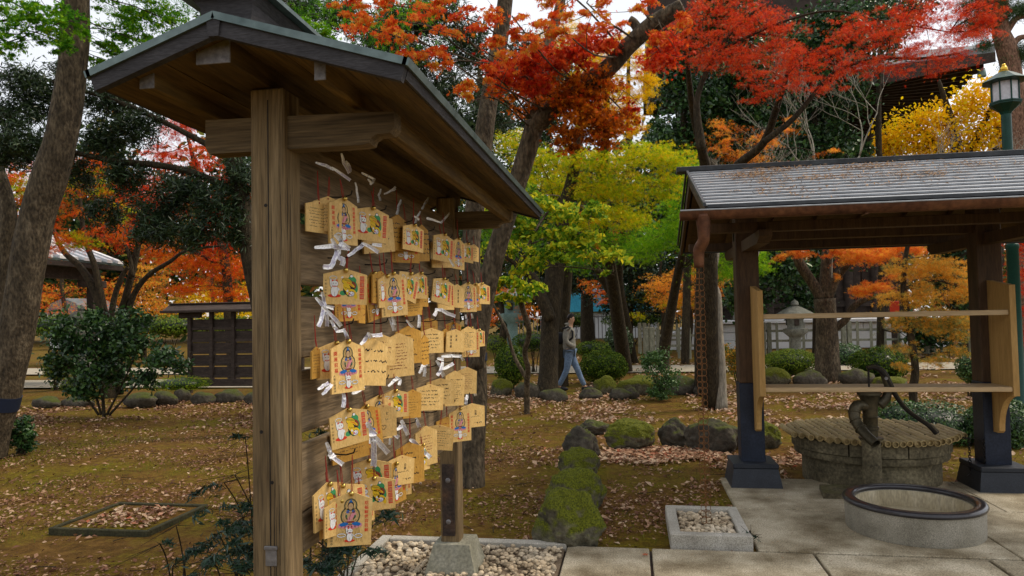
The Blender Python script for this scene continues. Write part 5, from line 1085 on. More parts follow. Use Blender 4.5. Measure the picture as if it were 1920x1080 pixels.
b = MB(); twigs(b, [P1[-1], P1[-2]], crown, 2, .03); b.build('branches', M_bark, t, smooth=True)
# ---- the central two-stemmed maple
Y = 6.75; A = path_px([(884, 925), (886, 850), (893, 760), (893, 670), (886, 560), (884, 450), (902, 300), (920, 170), (940, 60), (955, -60)], Y, Y+.5)
B = path_px([(893, 690), (903, 600), (922, 500), (946, 420), (968, 350), (988, 285), (1003, 230)], Y, Y-.1)
C2 = path_px([(1000, 240), (1040, 200), (1085, 165), (1140, 128), (1180, 85), (1225, 45), (1280, 12)], Y-.1, Y-.6)
D2 = path_px([(1000, 245), (1010, 190), (1018, 130), (1032, 70), (1050, 10), (1060, -60)], Y-.1, Y)
E2 = path_px([(1200, 62), (1190, 45), (1180, 38)], Y-.45)
cl_near = [CL(1245,62,6.0,36,30), CL(1275,30,6.0,30,25), CL(650,35,5.4,40,28), CL(700,55,5.2,50,32), CL(760,70,5.2,55,38), CL(820,110,5.3,50,35), CL(850,40,5.1,70,40), CL(890,140,5.4,45,40), CL(930,70,5.1,55,50), CL(700,5,5.2,60,20), CL(790,10,5.1,60,25), CL(880,190,5.6,22,22,wt=.4), CL(960,30,5.0,60,35), CL(1040,20,5.0,60,25), CL(1060,60,5.2,55,28), CL(1130,40,5.4,60,30), CL(1000,70,5.0,40,30), CL(1200,20,5.8,50,22), CL(1100,5,5.2,80,18)]
cl_red = [CL(950,135,6.0,55,22), CL(1010,115,6.0,60,26), CL(1070,105,6.0,60,24), CL(1120,85,6.2,50,24), CL(1000,160,6.1,40,14), CL(1240,100,7.0,40,35), CL(1170,210,6.6,22,18,wt=.5)]
cl_rust = [CL(1050,170,6.4,60,35), CL(1110,165,6.4,60,38), CL(1150,220,6.5,45,32), CL(1090,225,6.4,55,38), CL(1060,265,6.5,35,26,wt=.6), CL(1130,265,6.6,35,18,wt=.6), CL(985,215,6.7,40,20,wt=.4), CL(950,170,6.4,40,20,wt=.5)]
t2 = tree('maple_tree', 'tall central maple forking into a thick sawn-off limb, orange and red leaves', (A[0].x, A[0].y), [(A, [R(q,Y) for q in (26,22,21,20,19,18,20,18,16,15)]),
    (B, [R(q,Y) for q in (14,17,19,18,18,18,18)]), (C2, [R(q,Y) for q in (17,17,17,16,15,14,12)]), (D2, [R(q,Y) for q in (14,12,11,10,9,8)]), (E2, [R(9,Y), R(8,Y), R(8,Y)])],
    M_bark, [('red', cl_red, 4200, .05, 'star', dict(tint=(.5,.8), spr=.2)), ('rust', cl_rust, 5200, .05, 'star', dict(tint=(.45,.8), spr=.22))], tw=[(cl_near, 3, .008), (cl_red, 3, .01), (cl_rust, 3, .012)], seg=18)
band(t2, A, [R(q,Y) for q in (26,22,21,20,19,18,20,18,16,15)], at(893, 679, Y).z, at(893, 664, Y).z)
# near leaves: the largest 300 are separate pieces, the rest one mass
Pn, Nn, Dn = spray_points(cl_near, 4200, 'spray', .12, .17); ok = [i for i in range(len(Pn))]
sz = .052*(.7+.55*rng.random(len(Pn))); tt = np.clip(.5+.8*(rng.random(len(Pn))-.5)+Dn*.8, 0, 1); org = ORG[t2.name]
fx = np.array([(Vector(p)-CAM).dot(fw) for p in Pn]); sc_px = sz/fx; idx = np.argsort(-sc_px); near, far = idx[:300], idx[300:]
nv = Nn*[1, 1, .6]+np.array([0, -.7, 0]); dn = np.tile([.0, -.2, -1.0], (len(Pn), 1))
me = leaves_mesh('foliage', Lm['orange'], Pn[far], nv[far], sz[far], 'star', org, tt[far], dn[far]+rng.normal(size=(len(far), 3))*.5); o = bpy.data.objects.new('foliage', me); COL.objects.link(o); o.parent = t2; o['kind'] = 'stuff'
LV = [leaves_mesh('leaf', Lm['orange'], np.zeros((1, 3)), np.array([[0, 0, 1.]]), np.array([1.]), 'star', (0, 0, 0), np.array([q]), np.array([[0, 1, 0]])) for q in (.2, .35, .5, .62, .75, .9)]
for i in near:
    n = Vector(nv[i]).normalized(); h = Vector((random.gauss(0, .5), random.gauss(0, .3), -1)); h = (h-n*h.dot(n)).normalized(); r = h.cross(n); M = Matrix((r, h, n)).transposed().to_4x4()
    o = bpy.data.objects.new('leaf', LV[min(5, int(tt[i]*6))]); COL.objects.link(o); o.parent = t2; s = sz[i]; o.matrix_local = Matrix.Translation(Vector(Pn[i])-org) @ M @ Matrix.Diagonal((s, s, s, 1))
crown = [((random.uniform(-4.5, 2.5), random.uniform(1.5, 8.5), random.uniform(5.0, 7.2)), (1.1, 1.1, .5), 1) for _ in range(20)]  # rest of the crown, out of view, added to darken the foreground
crown = [q for q in crown if (Vector(q[0])-CAM).z/Vector((q[0][0], q[0][1], 0)).length > .62]
foliage('unseen_upper_crown', t2, Lm['orange'], crown, 9000, .075, 'star5', 'spray', (.5, .8), spr=.3)
b = MB(); twigs(b, [A[-1], D2[-1]], crown, 2, .02); b.build('branches', M_bark, t2, smooth=True)
# ---- green maple boughs over the rack and at the top left
cl = [CL(60,30,6.5,60,30), CL(20,80,6.5,30,40), CL(120,40,6.5,50,30), CL(10,15,6,40,20), CL(100,75,6.8,40,18)]
cl2 = [CL(215,75,8,40,30), CL(260,55,8,40,35), CL(200,115,8,25,30), CL(300,95,8,45,20), CL(250,120,8,40,18), CL(330,45,8,45,25), CL(290,20,8,50,20), CL(230,20,8,40,20)]
Pt = path_px([(-120, 700), (-110, 400), (-80, 150), (-20, -20), (60, -60)], 7.2)
tree('green_maple', 'green maple with fine leaves overhanging the top left corner', (Pt[0].x, 7.2), [(Pt, [.16, .14, .11, .07, .03])], M_barkdark, [('green', cl, 1500, .055, 'star', dict(tint=(.45,.7), spr=.2)), ('green', cl2, 3600, .05, 'star', dict(tint=(.5,.7), spr=.2))], tw=[(cl+cl2, 3, .008)])
cl = [CL(500,30,6.5,35,16), CL(540,45,6.5,40,16), CL(585,55,6.5,30,14), CL(620,65,6.6,16,8,wt=.4), CL(470,10,6.5,40,14)]
Pt = path_px([(512, 780), (510, 500), (505, 200), (490, 30)], 8.2, 6.6)
tree('green_maple', 'low green maple bough just above the rack roof', (Pt[0].x, 8.2), [(Pt, [.07, .06, .05, .02])], M_barkdark, [('green', cl, 1500, .05, 'star', dict(tint=(.6,.6), spr=.16))], tw=[(cl, 3, .007)])
# ---- dark evergreen (long narrow leaves), left
ev = [(40,150,9,50,30),(20,210,9,50,40),(90,190,9.5,40,40),(60,270,9,70,40),(15,290,9,40,30),(120,150,9.5,30,30),(200,190,9.5,50,30),(250,235,9.5,60,35),(190,270,9.5,50,40),(240,330,9.5,50,35),(340,350,9.5,55,35),(300,400,9.5,60,35),(400,380,9.5,60,40),(450,330,9.5,40,40),(440,430,9.5,45,40),(350,440,9.3,55,25),(280,440,9.3,40,20),(220,160,10,50,20),(150,330,9.6,30,30),(200,400,9.6,30,25)]
cl = [CL(*q) for q in ev]
Pt = path_px([(528, 790), (505, 640), (470, 480), (450, 360), (430, 250), (400, 100), (380, -60)], 9.6); Pu = path_px([(452, 370), (380, 330), (300, 310), (200, 300), (90, 270), (20, 240)], 9.6, 9.2); Pw = path_px([(440, 300), (330, 240), (220, 190), (120, 160), (30, 130)], 9.6, 9.2)
tree('dark_evergreen', 'dark narrow-leaved evergreen filling the upper left behind the rack', (Pt[0].x, 9.6), [(Pt, [.16, .15, .14, .12, .1, .08, .05]), (Pu, [.06, .05, .05, .04, .03, .015]), (Pw, [.05, .04, .035, .03, .015])], M_barkdark, [('dark', cl, 20000, .095, 'slim', dict(mode='vol', tint=(.5,.9), spr=.26))], tw=[(cl, 5, .012)])
ev = [(560,15,12,60,25),(640,30,12,50,30),(710,70,12,50,35),(780,110,12,50,40),(840,170,12,40,45),(870,240,12,35,35),(760,40,12.5,60,30),(880,90,12.5,50,50),(820,30,12.5,60,40),(930,200,12.5,40,50),(990,120,13,50,50),(900,270,12,25,25),(430,20,12.5,60,20),(350,70,13,30,15)]
cl = [CL(*q) for q in ev]; Pt = path_px([(760, 720), (755, 400), (745, 200), (735, 60), (720, -60)], 12.5)
tree('dark_evergreen', 'dark evergreen behind the orange leaves above the rack roof', (Pt[0].x, 12.5), [(Pt, [.2, .17, .14, .12, .1])], M_barkdark, [('dark', cl, 17000, .11, 'slim', dict(mode='vol', tint=(.65,.9), spr=.3))], tw=[(cl, 4, .015)])
# ---- big red maple, upper right
rd = [(1285,35,9.5,55,40),(1345,60,9.5,60,45),(1420,40,9.5,70,40),(1330,115,9.5,50,28),(1400,110,9.5,60,36),(1470,85,9.5,55,45),(1450,155,9.3,60,22),(1540,150,9.3,60,28),(1500,120,9.3,50,30),(1600,60,9,50,45),(1670,70,9,60,45),(1740,50,9,65,42),(1815,60,9,50,45),(1610,125,9.2,50,25),(1700,115,9,60,22),(1780,105,9,55,18),(1740,140,9,24,12,None,.5),(1850,30,9,30,30),(1550,105,9.2,30,20),(1430,180,9.3,40,10,None,.5),(1260,85,9.5,30,30),(1720,10,9,70,20),(1820,10,9,60,20),(1370,10,9.5,70,20)]
cl = [CL(*q) for q in rd]; Y = 9.6
Pa = path_px([(1332, 770), (1330, 560), (1328, 360), (1318, 290), (1300, 215), (1292, 150), (1285, 60)], Y+3, Y); Pb = path_px([(1316, 280), (1306, 200), (1318, 150), (1350, 90), (1385, 45), (1440, 5)], Y); Pc = path_px([(1345, 95), (1400, 70), (1470, 40), (1560, 20), (1660, 40), (1780, 60)], Y, 9.1)
Pd = path_px([(1320, 480), (1370, 330), (1430, 270), (1460, 190), (1480, 130), (1500, 90)], Y+2, 9.4); Pe = path_px([(1430, 268), (1490, 220), (1560, 140), (1640, 110), (1720, 110), (1800, 100)], 9.6, 9.1)
tree('red_maple', 'wide red maple spreading over the top right with slender dark stems', (Pa[0].x, Y+3), [(Pa, [R(16,12), R(16,12), R(13,11), R(9,10), R(7,Y), R(5,Y), R(3,Y)]), (Pb, [R(8,Y), R(6,Y), R(5,Y), R(4,Y), R(3,Y), R(2,Y)]), (Pc, [.022, .018, .015, .012, .01, .007]), (Pd, [.09, .075, .06, .045, .03, .015]), (Pe, [.045, .035, .025, .02, .015, .01])], M_barkdark,
    [('red', cl[:16], 15500, .05, 'star5', dict(tint=(.55,.8), spr=.22)), ('red', cl[16:], 4200, .05, 'star5', dict(tint=(.45,.8), spr=.2))], tw=[(cl, 3, .008)])
# ---- yellow maple
cl = [CL(1120,120,12.5,45,45), CL(1165,95,12.5,45,35), CL(1205,150,12.5,30,35), CL(1150,170,12.5,50,30), CL(1185,200,12.5,40,28), CL(1120,215,12.5,45,30), CL(1160,235,12.5,50,20), CL(1060,70,13,50,40), CL(1090,170,12.5,30,40), CL(1210,110,12.5,20,25)]
Pt = path_px([(1172, 690), (1150, 540), (1130, 400), (1135, 260), (1140, 130)], 20, 12.8)
tree('yellow_maple', 'bright yellow maple seen beneath the sawn-off limb', (Pt[0].x, 20), [(Pt, [.2, .17, .12, .08, .04])], M_barkdark, [('yellow', cl, 7500, .08, 'star5', dict(tint=(.75,.8), spr=.3, flatness=.08))], tw=[(cl, 3, .012)])
# ---- yellow-green maples, centre
yg = [(1010,300,15,50,30),(960,270,15,40,30),(1080,300,15,50,30),(1150,305,15,60,25),(1210,290,15,60,25),(1265,300,15,45,25),(1120,350,15,60,30),(1190,350,15,60,30),(1250,345,15,40,30),(1050,350,15.5,50,30),(980,350,15.5,50,40),(1080,410,15.5,60,25),(1170,400,15.5,60,30)]
cl = [CL(*q) for q in yg]; Pt = path_px([(1182, 680), (1172, 600), (1160, 520), (1168, 430), (1150, 340), (1120, 280)], 24, 15.5); Pv = path_px([(1172, 600), (1140, 540), (1112, 490), (1095, 430), (1040, 380)], 23, 15.6)
tree('yellow_green_maple', 'yellow-green maple with two bent stems behind the walking person', (Pt[0].x, 24), [(Pt, [R(15,24), R(9,23), R(7,22), R(6,20), R(5,18), .04]), (Pv, [R(8,23), R(7,22), R(6,20), R(5,17), .03])], M_barkdark, [('ygreen', cl, 15000, .09, 'star5', dict(tint=(.56,.8), spr=.36, flatness=.07))], tw=[(cl, 3, .014)])
cl = [CL(1290,360,17,40,40), CL(1310,430,17,50,40), CL(1270,410,17,50,40), CL(1390,460,17,60,35), CL(1350,500,17,60,30), CL(1440,440,16,25,30), CL(1240,440,17.5,60,30), CL(1200,470,17.5,50,25), CL(1420,500,17,30,25), CL(1300,310,16.5,30,20), CL(1420,490,15,30,20)]
Pt = path_px([(1245, 660), (1262, 560), (1285, 450), (1300, 350)], 21, 17)
tree('green_maple', 'fresh green maple left of and behind the shelter post', (Pt[0].x, 21), [(Pt, [.16, .13, .1, .05])], M_barkdark, [('green', cl, 10500, .09, 'star5', dict(tint=(.8,.8), spr=.36, flatness=.08))], tw=[(cl, 3, .014)])
# ---- tree by the walking person and its neighbours
Y = 14.2; Pt = path_px([(1026, 748), (1029, 700), (1031, 620), (1036, 550), (1044, 490), (1055, 400), (1080, 300), (1090, 180)], Y, Y+1); Pv = path_px([(1032, 600), (1014, 555), (995, 515), (965, 490), (930, 470)], Y)
cl = [CL(1000,400,14.5,50,35), CL(950,380,14.5,50,35), CL(1090,480,15,60,30), CL(1150,450,15,60,30), CL(1040,450,14.5,50,30), CL(930,440,14.5,40,35)]
tree('big_tree', 'stout dark tree the person is walking past', (Pt[0].x, Y), [(Pt, [R(22,Y), R(18,Y), R(17,Y), R(19,Y), R(18,Y), R(14,Y), R(10,Y), R(7,Y)]), (Pv, [R(12,Y), R(12,Y), R(9,Y), R(7,Y), R(3,Y)])], M_barkdark, [('green', cl, 5600, .08, 'star5', dict(tint=(.6,.8), spr=.33))], seg=18, tw=[(cl, 3, .014)])
Pt = path_px([(1052, 742), (1054, 640), (1060, 540), (1072, 400)], 16.2); tree('bare_trunk_tree', 'dark straight trunk directly behind the walking person', (Pt[0].x, 16.2), [(Pt, [R(15,16), R(11,16), R(12,16), R(10,16)])], M_barkdark, [])
Pt = path_px([(1102, 622), (1100, 560), (1098, 480), (1096, 380)], 34); tree('bare_trunk_tree', 'distant dark trunk with blue shed behind, right of the person', (Pt[0].x, 34), [(Pt, [R(13,34), R(11,34), R(10,34), R(9,34)])], M_barkdark, [])
Pt = path_px([(1328, 745), (1322, 620), (1322, 520), (1326, 400), (1330, 300)], 14.4); tree('bare_trunk_tree', 'black trunk right behind the rain chain', (Pt[0].x, 14.4), [(Pt, [R(24,14.4), R(18,14.4), R(17,14.4), R(17,14.4), R(14,14.4)])], M_barkdark, [])
Y = 12.5; Pt = path_px([(1352, 768), (1351, 700), (1346, 610), (1343, 555), (1334, 525), (1341, 480), (1348, 420), (1352, 330)], Y); tree('slim_tree', 'slim pale-barked tree with a kink, right of the rain chain', (Pt[0].x, Y), [(Pt, [R(12,Y), R(9.5,Y), R(8.5,Y), R(9,Y), R(8.5,Y), R(7,Y), R(6.5,Y), R(5,Y)]), (path_px([(1336, 520), (1328, 512), (1326, 506)], Y), [R(5,Y), R(4,Y), R(2,Y)])], M_barkpale, [])
# ---- sapling with broad lime leaves
Y = 11.8; Pt = path_px([(988, 768), (988, 720), (990, 690), (984, 660), (992, 620), (978, 570), (975, 520), (1000, 440), (1040, 380)], Y, Y-1.5); Pv = path_px([(989, 712), (965, 670), (950, 620), (932, 585), (925, 570)], Y); 
cl = [CL(1000,365,9.5,50,25), CL(1055,390,9.5,50,22), CL(960,400,9.5,45,30), CL(1010,430,9.5,55,28), CL(1080,440,9.7,50,22), CL(950,460,9.8,40,28), CL(1000,490,10,55,25), CL(1060,470,10,40,25), CL(945,530,10.5,35,20), CL(990,540,10.5,40,18), CL(1130,480,9.8,40,18), CL(1110,400,9.6,30,25), CL(960,560,10.8,40,12), CL(1150,510,9.9,20,10,wt=.3), CL(900,480,10,20,25,wt=.5)]
tree('sapling', 'thin forked sapling with broad lime and yellow leaves, centre', (Pt[0].x, Y), [(Pt, [R(6,Y), R(5.5,Y), R(5,Y), R(4.5,Y), R(5,Y), R(5,Y), R(4,Y), R(3,Y), R(2,Y)]), (Pv, [R(4,Y), R(3.5,Y), R(3,Y), R(2.5,Y), R(1.5,Y)])], M_bark, [('lime', cl, 3400, .085, 'oval', dict(tint=(.5,.9), spr=.3))], tw=[(cl, 4, .01)])
# ---- orange maple framed by the shelter
Y = 17; T0 = path_px([(1552, 720), (1551, 660), (1549, 600), (1546, 560)], Y)
Ls = [(T0, [R(24,Y), R(20,Y), R(17,Y), R(18,Y)]), (path_px([(1545, 565), (1520, 525), (1500, 495), (1490, 460), (1475, 430), (1460, 400)], Y), [R(12,Y), R(9,Y), R(9,Y), R(8,Y), R(7,Y), R(5,Y)]), (path_px([(1547, 560), (1549, 500), (1556, 450), (1562, 410)], Y), [R(12,Y), R(9,Y), R(9,Y), R(8,Y)]), (path_px([(1550, 560), (1570, 520), (1595, 490), (1640, 460), (1662, 430)], Y, Y-.5), [R(10,Y), R(7,Y), R(6,Y), R(5,Y), R(3,Y)]), (path_px([(1554, 622), (1585, 600), (1600, 575), (1625, 560), (1680, 540), (1720, 520)], Y, Y-.5), [R(8,Y), R(6,Y), R(6,Y), R(5,Y), R(4,Y), R(2,Y)])]
cl = [CL(1490,440,16,30,20), CL(1500,470,16,28,15), CL(1590,435,16,50,18), CL(1640,430,16,40,18), CL(1600,475,15.8,50,18), CL(1650,475,15.8,45,20), CL(1700,460,15.8,35,22), CL(1640,535,15.6,40,13), CL(1612,545,15.6,20,10), CL(1680,515,15.7,20,12,wt=.6), CL(1530,430,16,30,15), CL(1575,520,15.8,10,10,wt=.3), CL(1460,480,16,15,10,wt=.4), CL(1560,470,15.9,20,12,wt=.5)]
tree('orange_maple', 'salmon-orange maple framed by the shelter posts, with pale spreading limbs', (T0[0].x, Y), Ls, M_bark, [('pink', cl, 5600, .095, 'star5', dict(tint=(.55,.85), spr=.3))], tw=[(cl, 3, .012)], seg=14)
Y = 13; Pt = path_px([(1712, 728), (1716, 690), (1706, 620), (1694, 540), (1700, 470), (1715, 420)], Y)
cl = [CL(1740,440,13,50,22), CL(1800,440,13,35,25), CL(1700,500,13,35,22), CL(1760,500,13,50,28), CL(1800,540,13,30,35), CL(1720,550,13,45,25), CL(1690,600,13,30,20), CL(1750,600,13,50,25), CL(1800,610,13,30,30), CL(1700,650,13,26,20,wt=.3), CL(1740,670,13,30,20,wt=.3), CL(1690,685,13,20,14,wt=.3), CL(1660,560,13.2,25,15,wt=.6), CL(1780,660,13,40,12,wt=.4)]
tree('young_maple', 'thin young maple with olive and orange leaves left of the right post', (Pt[0].x, Y), [(Pt, [R(7,Y), R(6,Y), R(6,Y), R(5,Y), R(4,Y), R(3,Y)])], M_barkdark, [('olive', cl[:6]+cl[12:13], 5600, .08, 'star5', dict(tint=(.85,.9), spr=.3)), ('olive', cl[6:12]+cl[13:], 4000, .08, 'star5', dict(tint=(.5,.9), spr=.3))], tw=[(cl, 3, .009)])
# ---- reddish maple right edge, yellow tree, pine
cl = [CL(1905,450,16,30,40), CL(1940,520,16,60,50), CL(1900,580,16,25,40), CL(1920,640,16,40,40), CL(1840,440,16,20,25), CL(1960,430,16,50,50)]
Pt = path_px([(1990, 720), (1980, 600), (1960, 480)], 16); tree('red_maple', 'dull red maple at the right edge behind the lamp post', (Pt[0].x, 16), [(Pt, [.12, .1, .05])], M_barkdark, [('red', cl, 4500, .08, 'star5', dict(tint=(.3,.7), spr=.3))], tw=[(cl, 3, .01)])
cl = [CL(1700,250,28,45,35), CL(1760,230,28,50,35), CL(1820,200,28,50,35), CL(1850,250,28,50,30), CL(1790,275,28,60,20), CL(1720,285,28,50,18), CL(1880,190,28,30,40), CL(1900,270,28,40,30), CL(1660,275,28,30,20)]
Ls = [(path_px([(1800, 640), (1800, 400), (1795, 290), (1775, 200), (1760, 150)], 28), [.35, .3, .22, .12, .05]), (path_px([(1798, 320), (1830, 260), (1860, 200), (1880, 150)], 28), [.15, .12, .08, .03]), (path_px([(1796, 330), (1750, 270), (1710, 230), (1680, 210)], 28), [.15, .12, .08, .03]), (path_px([(1870, 500), (1868, 350), (1872, 240)], 28), [.22, .2, .15])]
tree('yellow_tree', 'open yellow-leaved tree behind the lamp, sky showing through', (Ls[0][0][0].x, 28), Ls, M_barkdark, [('yellow', cl, 5200, .14, 'oval', dict(tint=(.8,.8), spr=.6, mode='vol'))], tw=[(cl, 6, .03)])
Y = 20; pn = [CL(1830,50,Y,40,18), CL(1870,25,Y,45,18), CL(1850,85,Y-.3,20,10,wt=.6), CL(1915,20,Y,25,12), CL(1900,120,Y,25,12,wt=.6), CL(1915,100,Y,20,14), CL(1920,200,Y,15,12,wt=.6), CL(1840,5,Y,50,12)]
Ls = [(path_px([(1925, 650), (1922, 450), (1918, 300), (1906, 200), (1890, 100), (1875, 50), (1880, -20)], Y), [R(20,Y), R(19,Y), R(18,Y), R(17,Y), R(15,Y), R(13,Y), R(10,Y)]), (path_px([(1886, 60), (1905, 35), (1925, 30)], Y), [R(7,Y), R(5,Y), R(4,Y)]), (path_px([(1895, 90), (1910, 72), (1930, 68)], Y), [R(6,Y), R(5,Y), R(3,Y)])]
tree('pine_tree', 'red-barked pine at the top right corner behind the lantern', (Ls[0][0][0].x, Y), Ls, M_barkred, [('needle', pn, 6000, .16, 'needle', dict(tint=(.5,.8), spr=.3, mode='vol'))], tw=[(pn, 3, .03)])
# ---- bare pale shrubs above the shelter roof
def bare(px, py, Y, h, lab, sd, spread=1.0):
    r_ = random.Random(sd); base = gz(px, 735); base = Vector((at(px, py, Y).x, Y, 0)); t = thing('bare_tree', lab, 'tree', base, 'leafless pale branching trees'); mb = MB()
    def grow(p, d, ln, r, dep):
        q = [p]; 
        for i in range(3): d = (d+Vector((r_.gauss(0, .16), r_.gauss(0, .12), r_.gauss(0, .1)+.05))).normalized(); q.append(q[-1]+d*ln/3)
        mb.tube(smooth_path(q, 2), lerp_list([r, r*.62], 7), 6 if dep > 1 else 4)
        if dep > 0:
            for i in range(r_.choice((2, 3, 3))): a = Vector((r_.gauss(0, .75)*spread, r_.gauss(0, .4), r_.uniform(-.1, .5))); grow(q[-1] if i < 2 else q[2], (d+a*.8).normalized(), ln*r_.uniform(.6, .82), r*.58, dep-1)
    tp_ = base+Vector((.06, 0, h*.97)); mb.tube(smooth_path([base, base+Vector((-.05, 0, h*.35)), base+Vector((.05, 0, h*.7)), tp_], 3), lerp_list([.055, .045, .04, .034], 10), 8); grow(tp_, Vector((-.45, 0, 1)).normalized(), h*.36, .034, 5); grow(tp_, Vector((.5, 0, .9)).normalized(), h*.38, .034, 5)
    mb.build('branches', M_barkpale, t, smooth=True); return t
bare(1402, 360, 13.5, 2.5, 'bare pale tree rising behind the left end of the shelter roof', 3)
bare(1550, 360, 18.5, 4.1, 'bare pale tree in front of the dark eave', 8)
bare(1850, 360, 15, 2.7, 'bare pale tree reaching right under the temple eave', 12, 1.3)
cl = [CL(1370,240,12,40,18), CL(1440,260,12,40,25), CL(1350,270,12,40,20), CL(1480,240,12,20,25,wt=.6), CL(1400,290,12,60,12), CL(1540,290,12,30,10,wt=.5), CL(1440,310,12,60,12)]
Pt = path_px([(1400, 740), (1398, 500), (1405, 320), (1430, 240)], 12.4); tree('orange_maple', 'small sparse orange maple just over the shelter ridge', (Pt[0].x, 12.4), [(Pt, [.05, .045, .04, .02])], M_barkdark, [('pink', cl, 700, .07, 'star5', dict(tint=(.7,.8), spr=.3)), ('rust', cl, 1100, .06, 'star5', dict(tint=(.35,.6), spr=.4))], tw=[(cl, 3, .008)])
# ---- glossy dark evergreens behind the shelter
def ever(px, Y, cls, n, lab, size=.16, mat='gloss', tint=(.4, .85)):
    cl = [CL(a, b, Y+random.uniform(-1, 1), c, d) for a, b, c, d in cls]; Pt = path_px([(px, 650), (px+4, 450), (px-3, 250), (px, 60)], Y)
    tree('evergreen_tree', lab, (Pt[0].x, Y), [(Pt, [.13, .12, .1, .06])], M_barkdark, [(mat, cl, n, size, 'oval', dict(mode='vol', tint=tint, spr=.42))], 'evergreens behind the garden', tw=[(cl, 3, .03)])
ever(1285, 23, [(1335,30,50,40),(1385,20,50,30),(1260,330,60,60),(1300,250,60,60),(1260,150,40,60),(1320,170,50,60),(1290,90,60,50),(1240,270,40,50),(1210,400,60,50),(1300,420,60,50)], 8500, 'glossy evergreen with sky gaps, left of the shelter roof')
ever(1400, 24, [(1380,200,60,60),(1440,230,60,60),(1400,130,60,60),(1460,320,60,50),(1380,300,60,50),(1420,400,50,60),(1450,500,60,50),(1400,560,50,40),(1470,440,50,50)], 11500, 'dense dark evergreen behind the left shelter post')
ever(1530, 25.5, [(1520,200,60,60),(1570,160,60,60),(1540,270,60,40),(1500,100,60,60),(1560,60,60,50),(1500,480,50,40),(1540,430,60,40),(1640,60,50,60),(1500,560,40,30)], 11500, 'dark evergreen in front of the temple eave')
ever(1650, 27, [(1600,285,30,20),(1700,20,60,30),(1650,450,60,40),(1800,430,60,50),(1790,520,50,50),(1740,620,70,25),(1850,560,40,60)], 5500, 'dark evergreen partly under the temple eave', tint=(.3,.8))
ever(1180, 30, [(1130,430,80,50),(1200,500,60,40),(1100,350,80,60),(1230,560,60,35),(1080,520,60,40),(1170,560,60,30),(1000,480,60,60),(930,560,50,50)], 8500, 'shaded evergreen far behind the yellow-green maple', mat='dark')
ever(900, 30, [(960,330,60,80),(920,200,60,80),(1010,230,60,70),(900,420,60,80),(1040,140,70,70)], 8500, 'tall evergreen far behind the central maple', mat='gloss')
# ---- left middle distance
Y = 14; b0 = [(205, 745), (200, 660), (196, 600)]
Ls = [(path_px(b0+[(178, 545), (150, 500), (118, 470), (100, 430)], Y), [R(13,Y), R(12,Y), R(12,Y), R(8,Y), R(7,Y), R(5,Y), R(4,Y)]), (path_px([(200, 620), (190, 560), (178, 500), (160, 450), (150, 380), (148, 300)], Y), [R(8,Y), R(8,Y), R(6,Y), R(5,Y), R(4,Y), R(3,Y)]), (path_px([(205, 620), (214, 560), (228, 520), (240, 500)], Y), [R(7,Y), R(6,Y), R(5,Y), R(3,Y)]),
      (path_px([(222, 740), (222, 620), (235, 560), (250, 500), (262, 440), (270, 380)], Y+.4), [R(10,Y), R(9,Y), R(8,Y), R(7,Y), R(6,Y), R(3,Y)]), (path_px([(236, 600), (252, 550), (280, 515), (320, 490), (350, 470), (420, 460)], Y+.4), [R(7,Y), R(6,Y), R(5,Y), R(4,Y), R(3,Y), R(2,Y)]), (path_px([(248, 520), (240, 470), (210, 430), (185, 390), (170, 340)], Y+.3), [R(5,Y), R(4,Y), R(4,Y), R(3,Y), R(2,Y)]), (path_px([(258, 460), (285, 430), (300, 400), (330, 380)], Y+.4), [R(5,Y), R(4,Y), R(3,Y), R(2,Y)])]
cl = [CL(110,400,13,40,30), CL(170,340,13,50,30), CL(150,450,13,50,22), CL(210,400,13,40,30), CL(60,360,13,50,35), CL(20,320,13,40,40), CL(100,310,13,50,25), CL(190,300,13.5,40,20), CL(240,440,13.5,40,22), CL(30,430,13,40,40), CL(90,470,13,30,15)]
tree('maple_tree', 'many-stemmed maple with rust and green leaves behind the glossy shrub', (Ls[0][0][0].x, Y), Ls, M_barkdark, [('rust', cl, 8500, .08, 'star5', dict(tint=(.72,.8), spr=.34)), ('ygreen', cl[1:5], 1800, .08, 'star5', dict(tint=(.35,.6), spr=.3))], tw=[(cl, 4, .009)])
Y = 18; cl = [CL(330,240,Y,30,30), CL(300,290,Y,40,30), CL(370,300,Y,50,35), CL(350,230,Y,30,25), CL(430,350,Y,40,50), CL(270,350,Y,50,30), CL(440,420,Y,40,30), CL(400,460,Y,40,25), CL(350,490,Y,50,25), CL(430,500,Y,50,30), CL(300,470,Y,40,25), CL(350,540,Y,50,20), CL(430,550,Y,50,20), CL(230,430,Y,40,40), CL(300,380,Y,50,40), CL(390,400,Y,40,30)]
Pt = path_px([(440, 735), (430, 600), (420, 480), (380, 360), (350, 250)], Y); tree('red_maple', 'scarlet and rust maple glowing behind the dark evergreen at left', (Pt[0].x, Y), [(Pt, [.16, .14, .11, .08, .04]), (path_px([(424, 500), (360, 470), (310, 450), (260, 380)], Y), [.08, .06, .05, .02])], M_barkdark, [('orange', cl[:8]+cl[13:], 9500, .10, 'star5', dict(tint=(.22,.5), spr=.4)), ('rust', cl[8:13], 6500, .10, 'star5', dict(tint=(.75,.8), spr=.4))], tw=[(cl, 3, .014)])
